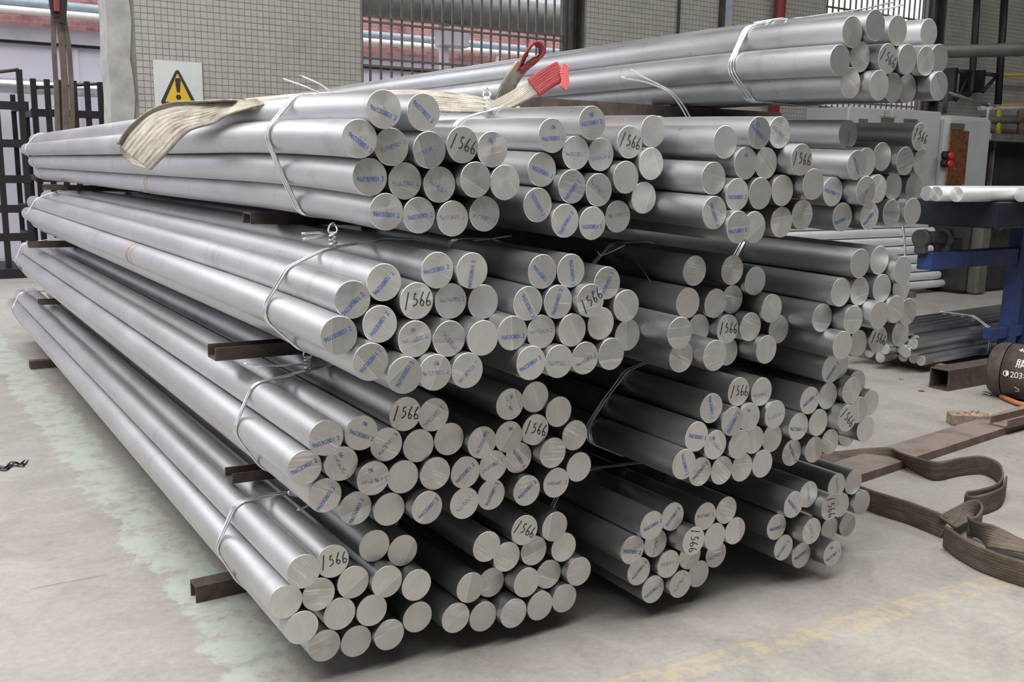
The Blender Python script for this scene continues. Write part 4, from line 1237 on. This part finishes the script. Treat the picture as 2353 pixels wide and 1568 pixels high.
TENG = [[(0, 1), (0, 0.2), (-0.05, 0)], [(0, 1), (0.25, 1), (0.25, 0)], [(0, 0.7), (0.25, 0.7)], [(0, 0.4), (0.25, 0.4)], [(0.4, 0.85), (0.95, 0.85)], [(0.45, 0.65), (0.9, 0.65)], [(0.55, 1.0), (0.6, 0.85)],
        [(0.85, 1), (0.75, 0.85)], [(0.68, 0.85), (0.5, 0.45)], [(0.7, 0.7), (0.95, 0.45)], [(0.5, 0.4), (0.85, 0.4), (0.85, 0.1)], [(0.5, 0.25), (0.85, 0.25)], [(0.5, 0.4), (0.45, 0.0)],
        [(1.2, 0.9), (1.3, 0.75)], [(1.15, 0.5), (1.25, 0.3), (1.9, 0.05)], [(1.4, 0.75), (1.85, 0.75)], [(1.62, 1), (1.6, 0.6), (1.45, 0.3)], [(1.62, 0.65), (1.85, 0.3)]]
on_drum(stroke_mesh(TENG, 0.0055, M['chalk'], 'chalk_writing', 0.058, (0, -0.5)), 0.20, math.radians(27))
on_drum(stroke_mesh([[(0, 1), (0.8, 0.55), (0.75, 0.1), (0.1, 0)]], 0.006, M['chalk'], 'chalk_writing', 0.035, (0, -0.5)), 0.2, math.radians(-28))

ho = [fz(2300, 918, 0.02), fz(2318, 926, 0.02), fz(2338, 934, 0.02), fz(2365, 940, 0.02), fz(2420, 945, 0.02)]
pipe('hose', ho, 0.017, M['orange'], 'orange brown hose end lying in front of the brown steel tube', 'hose', 10)
for (u, v, s_, lb, mt_) in ((2268, 908, 0.035, 'crumpled silver foil scrap lying beside the brown steel tube', 'silver'), (2070, 872, 0.02, 'small pale scrap on the floor behind the stack', 'silver'),
                            (2118, 900, 0.022, 'small orange scrap on the floor behind the stack', 'orange')):
    p = on_z(u, v); mb = MB()
    V_ = [(p.x + random.uniform(-1, 1) * s_, p.y + random.uniform(-1, 1) * s_, random.uniform(0.001, s_ * 0.6)) for _ in range(12)]
    import bmesh
    bm = bmesh.new()
    for q in V_: bm.verts.new(q)
    bmesh.ops.convex_hull(bm, input=bm.verts)
    me = bpy.data.meshes.new('scrap'); bm.to_mesh(me); bm.free(); me.materials.append(M[mt_])
    tag(put('scrap', me), lb, 'scrap')

# ------------------------------------------------------------------ thinner rods beyond the stack
def far_rods(items, rz, ln, r, mats, lab, grp, name='thin_rod'):
    me = rod_mesh(ln, 0.0, r, 24, mats)
    for i, p in enumerate(items):
        o_ = put(name, me, None, p[:3], (0, 0, rz))
        tag(o_, lab % p[3], 'rod', grp)

# bundle on the floor, marked ends towards the stack
far_mats = (M['rod'], M['face'])
ends = [(2098, 759), (2117, 781), (2043, 801), (2071, 805), (2097, 803), (2122, 809), (2000, 821), (2028, 823), (2047, 824), (2078, 832), (2107, 831)]
bd = Vector((1, 0.06, 0)).normalized(); bang = math.atan2(bd.y, bd.x) - math.pi / 2
r_s = 0.041
ref = on_z(2107, 843, 0.06)
slots = []
pl_n = Vector((-bd.y, bd.x, 0))
rows = [(0, 0.06 + r_s, [0, 1, 2, 3, 4]), (1, 0, [0, 1, 2, 3, 4]), (2, 0, [0.0, 1, 2, 3]), (3, 0, [0, 1, 2])]
for ri in range(4):
    z = 0.062 + r_s + ri * r_s * 1.745
    cnt = 6 if ri < 2 else 5 - (ri - 2)
    for ci in range(cnt):
        s = (ci + (0.5 if ri % 2 else 0.0) + (1 if ri == 3 else 0)) * 2.02 * r_s
        base = Vector((ref.x, ref.y, 0)) + pl_n * s + bd * (random.uniform(-0.12, 0.12) - 0.02 * ci)
        slots.append((base.x, base.y, z, '%s row up, %s back from the aisle' % (NTH[ri + 1], NTH[ci + 1])))
far_rods(slots, bang, 4.0, r_s, far_mats, 'thin rod in the small floor bundle, %s', 'rods of the small wired floor bundle')
tw = empty('wire_tie', (0, 0, 0)); tag(tw, 'galvanised wire tie round the small rod bundle beneath the blue stand', 'wire tie')
hp = hull([(round((ci + (0.5 if ri % 2 else 0) + (1 if ri == 3 else 0)) * 2.02 * r_s + (r_s + 0.005) * math.cos(a), 4), round(0.062 + r_s + ri * r_s * 1.745 + (r_s + 0.005) * math.sin(a), 4))
           for ri in range(4) for ci in range(6 if ri < 2 else 5 - (ri - 2)) for a in [j * math.pi / 8 for j in range(16)]])
for s in range(2):
    off = Vector((ref.x, ref.y, 0)) + bd * (0.95 + 0.03 * s)
    MB().tube([off + pl_n * a + Vector((0, 0, z)) for a, z in densify(hp)], 0.006, 6, True).build('strand', M['wire'], tw, fix=False)
for s in (0.25, 2.4):
    c_ = Vector((ref.x, ref.y, 0)) + bd * s
    tag(MB().sweep([(-0.04, 0), (0.04, 0), (0.04, 0.0605), (-0.04, 0.0605)], c_ - pl_n * 0.15, c_ + pl_n * 0.75).build('steel_sleeper', M['rust_pale']),
        'brown steel sleeper under the %s part of the small rod bundle' % ('near' if s < 1 else 'far'), 'steel bar')

# bright rods stacked further back, lying along the wall
br = []
e_px = [(2165, 655), (2155, 634), (2150, 612), (2135, 590), (2138, 568), (2148, 546), (2141, 530), (2128, 512)]
yb = 7.5
for i, (u, v) in enumerate(e_px):
    p = on_y(u, v, yb); br.append((p.x - 4.2, yb, p.z))
me = rod_mesh(4.2, 0.0, 0.05, 28, (M['rod_bright'], M['face']))
zz = [0.115 + 0.1135 * i for i in range(8)]
for i, p in enumerate(br):
    for j in range(2):
        o_ = put('bright_rod', me, None, (p[0] + (0 if j == 0 else -0.08 - 0.03 * (i % 3)), yb + 0.108 * j, zz[i]), (0, 0, -math.pi / 2))
        tag(o_, 'bright rod in the tall tied pile, %s up in the %s column' % (NTH[i + 1], ('aisle', 'wall')[j]), 'rod', 'bright rods of the pile behind the stack')
tb = empty('wire_tie', (0, 0, 0)); tag(tb, 'bright wire tie holding the tall pile of silver rods behind the stack', 'wire tie')
cx_ = on_y(2065, 560, yb).x
MB().tube([(cx_ - 0.10, yb - 0.07, 0.98), (cx_, yb - 0.06, 0.80), (cx_ + 0.06, yb - 0.06, 0.55), (cx_ + 0.07, yb - 0.06, 0.06)], 0.014, 8).build('strand', M['wire'], tb, fix=False)
MB().tube([(cx_ - 0.10, yb - 0.07, 0.98), (cx_ - 0.1, yb + 0.2, 0.99)], 0.014, 8).build('strand', M['wire'], tb, fix=False)
kk = [Vector((cx_ - 0.10 + 0.05 * math.cos(a), yb - 0.09, 0.95 + 0.03 * math.sin(a) + 0.002 * i)) for i, a in enumerate([j * 0.6 for j in range(24)])]
MB().tube(kk, 0.013, 8).build('twist', M['wire'], tb, fix=False)
for xs in (8.2, 10.6):
    tag(MB().span((xs - 0.05, yb - 0.2, 0), (xs + 0.05, yb + 0.35, 0.064)).build('steel_sleeper', M['rust_pale']), 'brown steel sleeper under the tall pile of bright rods, %s end' % ('open' if xs > 9 else 'hidden'), 'steel bar')

# ------------------------------------------------------------------ blue roller stand with rods on it
YS = 4.32
SX = 7.6
st = empty('roller_stand', (SX, YS, 0)); tag(st, 'blue painted steel stand with a roller arm carrying bright rods', 'stand')
def loc(p): return Vector(p) - Vector((SX, YS, 0))
ha, hb_ = on_y(2120, 600, YS), on_y(2325, 598, YS)
zc_ = ha.z
MB().bevel_box(loc(((ha.x + hb_.x) / 2, YS, zc_)), (hb_.x - ha.x, 0.10, 0.125), 0.006).build('arm', M['blue'], st)
MB().bevel_box(loc((ha.x + 0.13, YS - 0.055, zc_)), (0.26, 0.03, 0.125), 0.004).build('arm_plate', M['blue'], st)
for sgn, nm in ((0, 'leg'), (0.22, 'leg')):
    t0, t1 = on_y(2338, 515, YS - 0.0) + Vector((sgn, 0, 0)), on_y(2309, 800, YS)
    MB().sweep([(-0.05, -0.05), (0.05, -0.05), (0.05, 0.05), (-0.05, 0.05)], loc((t1.x + sgn, YS, 0)), loc((t1.x + sgn + 0.05, YS, 1.18)), (0, 1, 0)).build(nm, M['blue'], st)
xl = on_y(2309, 800, YS - 0.1).x
MB().bevel_box(loc((xl + 0.35, YS, 0.27)), (0.9, 0.07, 0.09), 0.005).build('foot_rail', M['blue'], st)
MB().bevel_box(loc((xl + 0.12, YS, 0.0255)), (0.5, 0.14, 0.05), 0.008).build('base', M['blue'], st)
ta, tb2 = on_y(2186, 490, YS), on_y(2400, 490, YS)
MB().bevel_box(loc(((ta.x + tb2.x + 0.6) / 2, YS + 0.1, ta.z)), (tb2.x + 0.6 - ta.x, 0.9, 0.19), 0.008).build('top_trough', M['navy'], st)
# roller bearing on the arm
rx = on_y(2140, 565, YS).x
MB().tube([loc((rx - 0.13, YS, zc_ + 0.165)), loc((rx + 0.16, YS, zc_ + 0.165))], 0.05, 16).build('roller', M['darksteel'], st)
for dx in (-0.12, 0.15):
    MB().bevel_box(loc((rx + dx, YS, zc_ + 0.115)), (0.05, 0.09, 0.12), 0.008).tube([loc((rx + dx - 0.028, YS, zc_ + 0.165)), loc((rx + dx + 0.028, YS, zc_ + 0.165))], 0.066, 14).build('bearing_block', M['darksteel'], st)
MB().bevel_box(loc((rx + 0.3, YS + 0.02, zc_ + 0.1)), (0.11, 0.08, 0.11), 0.006).build('stop_block', M['darksteel'], st)
top_z = ta.z + 0.095
rodb = rod_mesh(4.0, 0.0, 0.052, 28, (M['rod_bright'], M['face']))
for i, (u, yy_) in enumerate(((2197, YS - 0.28), (2150, YS - 0.16), (2128, YS - 0.05), (2345, YS - 0.39), (2140, YS + 0.07))):
    p = on_y(u, 455, yy_)
    o_ = put('bright_rod', rodb, None, (p.x, yy_, top_z + 0.052), (0, 0, -math.pi / 2))
    tag(o_, 'bright silver rod on the blue stand trough, %s from the aisle edge' % NTH[(2, 3, 4, 1, 5)[i]], 'rod', 'bright rods on the blue stand')

# ------------------------------------------------------------------ grey electrical cabinet, black machine and yellow rail behind
YC = 8.3
c0, c1, c2, c3 = [on_y(u, v, YC) for u, v in ((1950, 255), (2035, 250), (2150, 258), (2254, 268))]
ztop = c2.z
cab = empty('electrical_cabinet', (c1.x, YC, 0)); tag(cab, 'tall pale grey electrical cabinet with copper bars and red buttons', 'cabinet')
def lc(p): return Vector(p) - Vector((c1.x, YC, 0))
MB().bevel_box(lc(((c0.x + c1.x) / 2, YC + 0.35, ztop / 2)), (c1.x - c0.x - 0.01, 0.7, ztop), 0.02).build('side_cabinet', M['cab'], cab)
MB().bevel_box(lc(((c1.x + c2.x) / 2, YC + 0.3, ztop / 2)), (c2.x - c1.x - 0.012, 0.8, ztop), 0.02).build('middle_cabinet', M['cab'], cab)
MB().bevel_box(lc(((c2.x + c3.x) / 2, YC + 0.25, ztop / 2 - 0.02)), (c3.x - c2.x - 0.012, 0.9, ztop - 0.04), 0.06).build('front_cabinet', M['cab'], cab)
def slot(u0, v0, u1, v1, y, nm, mt_):
    a, b_ = on_y(u0, v0, y), on_y(u1, v1, y)
    return MB().span(lc((a.x, y - 0.012, a.z)), lc((b_.x, y + 0.01, b_.z))).build(nm, M[mt_], cab)
slot(1975, 273, 1992, 284, YC - 0.01, 'vent', 'cab_dark'); slot(2026, 270, 2052, 285, YC - 0.11, 'vent', 'cab_dark'); slot(2078, 273, 2107, 283, YC - 0.11, 'vent', 'bar')
slot(2022, 267, 2058, 270, YC - 0.13, 'vent_hood', 'darksteel')
slot(2186, 283, 2214, 299, YC - 0.22, 'window_slot', 'bar')
slot(2184, 299, 2196, 424, YC - 0.23, 'copper_bar', 'copper'); slot(2199, 300, 2214, 424, YC - 0.225, 'copper_bar', 'copper')
slot(2196, 299, 2199, 424, YC - 0.21, 'slot_gap', 'cab_dark')
for u, v in ((2179, 357), (2177, 376)):
    p = on_y(u, v, YC - 0.24)
    MB().tube([lc((p.x - 0.05, YC - 0.20, p.z)), lc((p.x - 0.05, YC - 0.27, p.z))], 0.055, 14).build('button_ring', M['black'], cab)
    MB().tube([lc((p.x, YC - 0.20, p.z)), lc((p.x, YC - 0.30, p.z))], 0.042, 14).build('red_button', M['redlamp'], cab)
t_ = empty('cabinet_rail', (c2.x, YC, ztop)); tag(t_, 'pale flat guard frame above the grey cabinet', 'frame')
MB().tube([Vector((0.0, -0.1, 0.27)), Vector((c3.x - c2.x, -0.1, 0.13))], 0.022, 6).build('guard_bar', M['pipegrey'], t_)
MB().tube([Vector((c3.x - c2.x, -0.1, -0.08)), Vector((c3.x - c2.x, -0.1, 0.16))], 0.02, 6).build('guard_post', M['cab'], t_)
MB().tube([Vector((0.05, -0.1, -0.02)), Vector((0.05, -0.1, 0.3))], 0.03, 6).build('guard_post', M['darksteel'], t_)

m0, m1 = on_y(2262, 306, 8.3), on_y(2470, 306, 8.3)
mc = empty('machine_hood', (m0.x, 8.3, 0)); tag(mc, 'black open machine with a silver foil top edge beside the cabinet', 'machine')
zz0 = on_y(2300, 322, 8.0).z; zz1 = m0.z
MB().bevel_box(((m1.x - m0.x) / 2, 0.35, (zz0 + zz1) / 2), (m1.x - m0.x, 0.9, zz1 - zz0), 0.02).build('foil_edge', M['silver'], mc)
MB().span((0.02, 0.25, 0), (m1.x - m0.x, 0.3, zz0)).build('back_panel', M['void'], mc)
MB().span((0.0, -0.05, 0), (0.04, 0.75, zz0)).build('side_panel', M['void'], mc)
for u in (2271, 2345):
    x_ = on_y(u, 380, 8.0).x - m0.x
    MB().span((x_ - 0.02, 0.12, 0.2), (x_ + 0.02, 0.17, zz0)).build('strut', M['pipegrey'], mc)
MB().span((0.02, 0.0, 0), (m1.x - m0.x, 0.25, 0.55)).build('machine_bed', M['void'], mc)

yr = empty('yellow_rail', (on_y(2296, 280, 9.3).x, 9.3, 0)); tag(yr, 'yellow guard rail frame behind the black machine', 'rail')
def yl(u, v): return on_y(u, v, 9.3) - Vector((on_y(2296, 280, 9.3).x, 9.3, 0))
MB().tube([yl(2292, 330), yl(2293, 248)], 0.04, 8).build('post', M['yellow'], yr)
MB().tube([yl(2300, 172), yl(2420, 172)], 0.03, 8).build('upper_rail', M['yellow'], yr)
MB().tube([yl(2298, 241), yl(2420, 240)], 0.02, 8).build('lower_rail', M['yellow'], yr)
MB().tube([yl(2250, 249), yl(2420, 247)], 0.035, 8).build('grey_rail', M['bandgrey'], yr)
MB().tube([yl(2301, 172), yl(2298, 330)], 0.015, 8).build('post', M['yellow'], yr)
MB().tube([yl(2345, 255), yl(2343, 330)], 0.05, 8).build('post', M['rust_pale'], yr)
MB().tube([yl(2255, 275), yl(2420, 277)], 0.06, 8).build('dark_rail', M['bar'], yr)

# dark machine parts low behind the stand
dm = empty('gear_machine', (on_y(2290, 560, 7.2).x, 7.2, 0)); tag(dm, 'dark greasy machine block behind the blue roller arm', 'machine')
MB().bevel_box((0.2, 0.3, 0.55), (1.7, 0.6, 1.1), 0.05).build('machine_body', M['void'], dm)
MB().bevel_box((-0.45, -0.05, 0.5), (0.22, 0.16, 1.0), 0.03).build('column', M['bar'], dm)
for k in range(5):
    MB().tube([(-0.1 + 0.2 * k, -0.02, 0.75 + 0.1 * math.sin(k * 2)), (0.0 + 0.2 * k, -0.16, 0.85 + 0.08 * math.cos(k))], 0.02, 8).build('lever', M['darksteel'], dm)

# ------------------------------------------------------------------ black racks in the yard doorway, and hanging straps
def rack(x0, x1, y, ztop_, zmid, label, n_, slope):
    t = empty('storage_rack', (x0, y, 0)); tag(t, label, 'rack', 'black racks beyond the doorway')
    w_ = x1 - x0; dpt = 0.9
    pm = MB().span((-0.035, -0.035, 0), (0.035, 0.035, ztop_)).mesh('upright', M['black'])
    for i in range(n_):
        put('upright', pm, t, (w_ * i / (n_ - 1), 0, 0))
    pm2 = MB().span((-0.03, -0.03, 0), (0.03, 0.03, ztop_ * 0.9)).mesh('upright', M['black'])
    for i in (0, n_ - 1):
        put('upright', pm2, t, (w_ * i / (n_ - 1), dpt, 0))
    for z in zmid:
        MB().span((-0.05, -0.045, z - 0.05), (w_ + 0.05, 0.045, z + 0.05)).build('rail', M['black'], t)
        for xx in (0, w_):
            MB().span((xx - 0.03, 0, z - 0.04), (xx + 0.03, dpt, z + 0.04)).build('side_rail', M['black'], t)
    MB().tube([(0, 0, ztop_ - slope), (w_, 0, ztop_)], 0.022, 6).build('top_rail', M['rust'], t)
    MB().span((-0.05, -0.2, 0), (w_ + 0.05, dpt + 0.1, 0.12)).build('base', M['black'], t)
    return t
yk = 14.2
za = on_y(48, 160, yk).z; xa = on_y(46, 200, yk).x
rack(xa - 1.15, xa, yk, za, [on_y(30, v, yk).z for v in (243, 330, 412, 480, 545)], 'black rack of steel uprights standing apart from the hanging straps', 5, 0.22)
xb0, xb1 = on_y(80, 250, yk + 0.6).x, on_y(262, 250, yk + 0.6).x
rack(xb0, xb1, yk + 0.6, on_y(245, 190, yk + 0.6).z, [on_y(160, v, yk + 0.6).z for v in (262, 345, 410, 500)], 'black rack of steel uprights behind the hanging brown straps', 7, 0.12)

hs = empty('hanging_sling', (on_y(140, 100, 10.2).x, 10.2, 2.0)); tag(hs, 'brown leather-like straps hanging in the doorway with dark red top', 'hanging straps')
def hp_(u, v, y=10.2): return on_y(u, v, y)
rib([(hp_(125, -40), Xv), (hp_(122, 20), Xv), (hp_(124, 110), Xv), (hp_(130, 220), Xv), (hp_(133, 330), Xv)], 0.045, 'strap', M['tan'], hs, 0.012, 30)
rib([(hp_(137, -40), Xv), (hp_(134, 20), Xv), (hp_(143, 110), Xv), (hp_(150, 220), Xv), (hp_(153, 330), Xv)], 0.06, 'strap', M['tan'], hs, 0.014, 30)
rib([(hp_(146, -40), Xv), (hp_(146, 30), Xv), (hp_(158, 110), Xv), (hp_(165, 220), Xv), (hp_(167, 330), Xv)], 0.045, 'strap', M['tan'], hs, 0.012, 30)
rib([(hp_(122, -60, 10.1), Xv), (hp_(122, 10, 10.1), Xv), (hp_(132, 40, 10.1), Xv)], 0.07, 'black_wrap', M['black'], hs, 0.03, 14)
rib([(hp_(148, -60, 10.1), Xv), (hp_(146, 10, 10.1), Xv), (hp_(142, 55, 10.1), Xv)], 0.06, 'black_wrap', M['black'], hs, 0.03, 14)
rib([(hp_(129, -60, 10.05), Xv), (hp_(130, 10, 10.05), Xv), (hp_(131, 26, 10.05), Xv)], 0.05, 'red_wrap', M['redpaint'], hs, 0.02, 14)
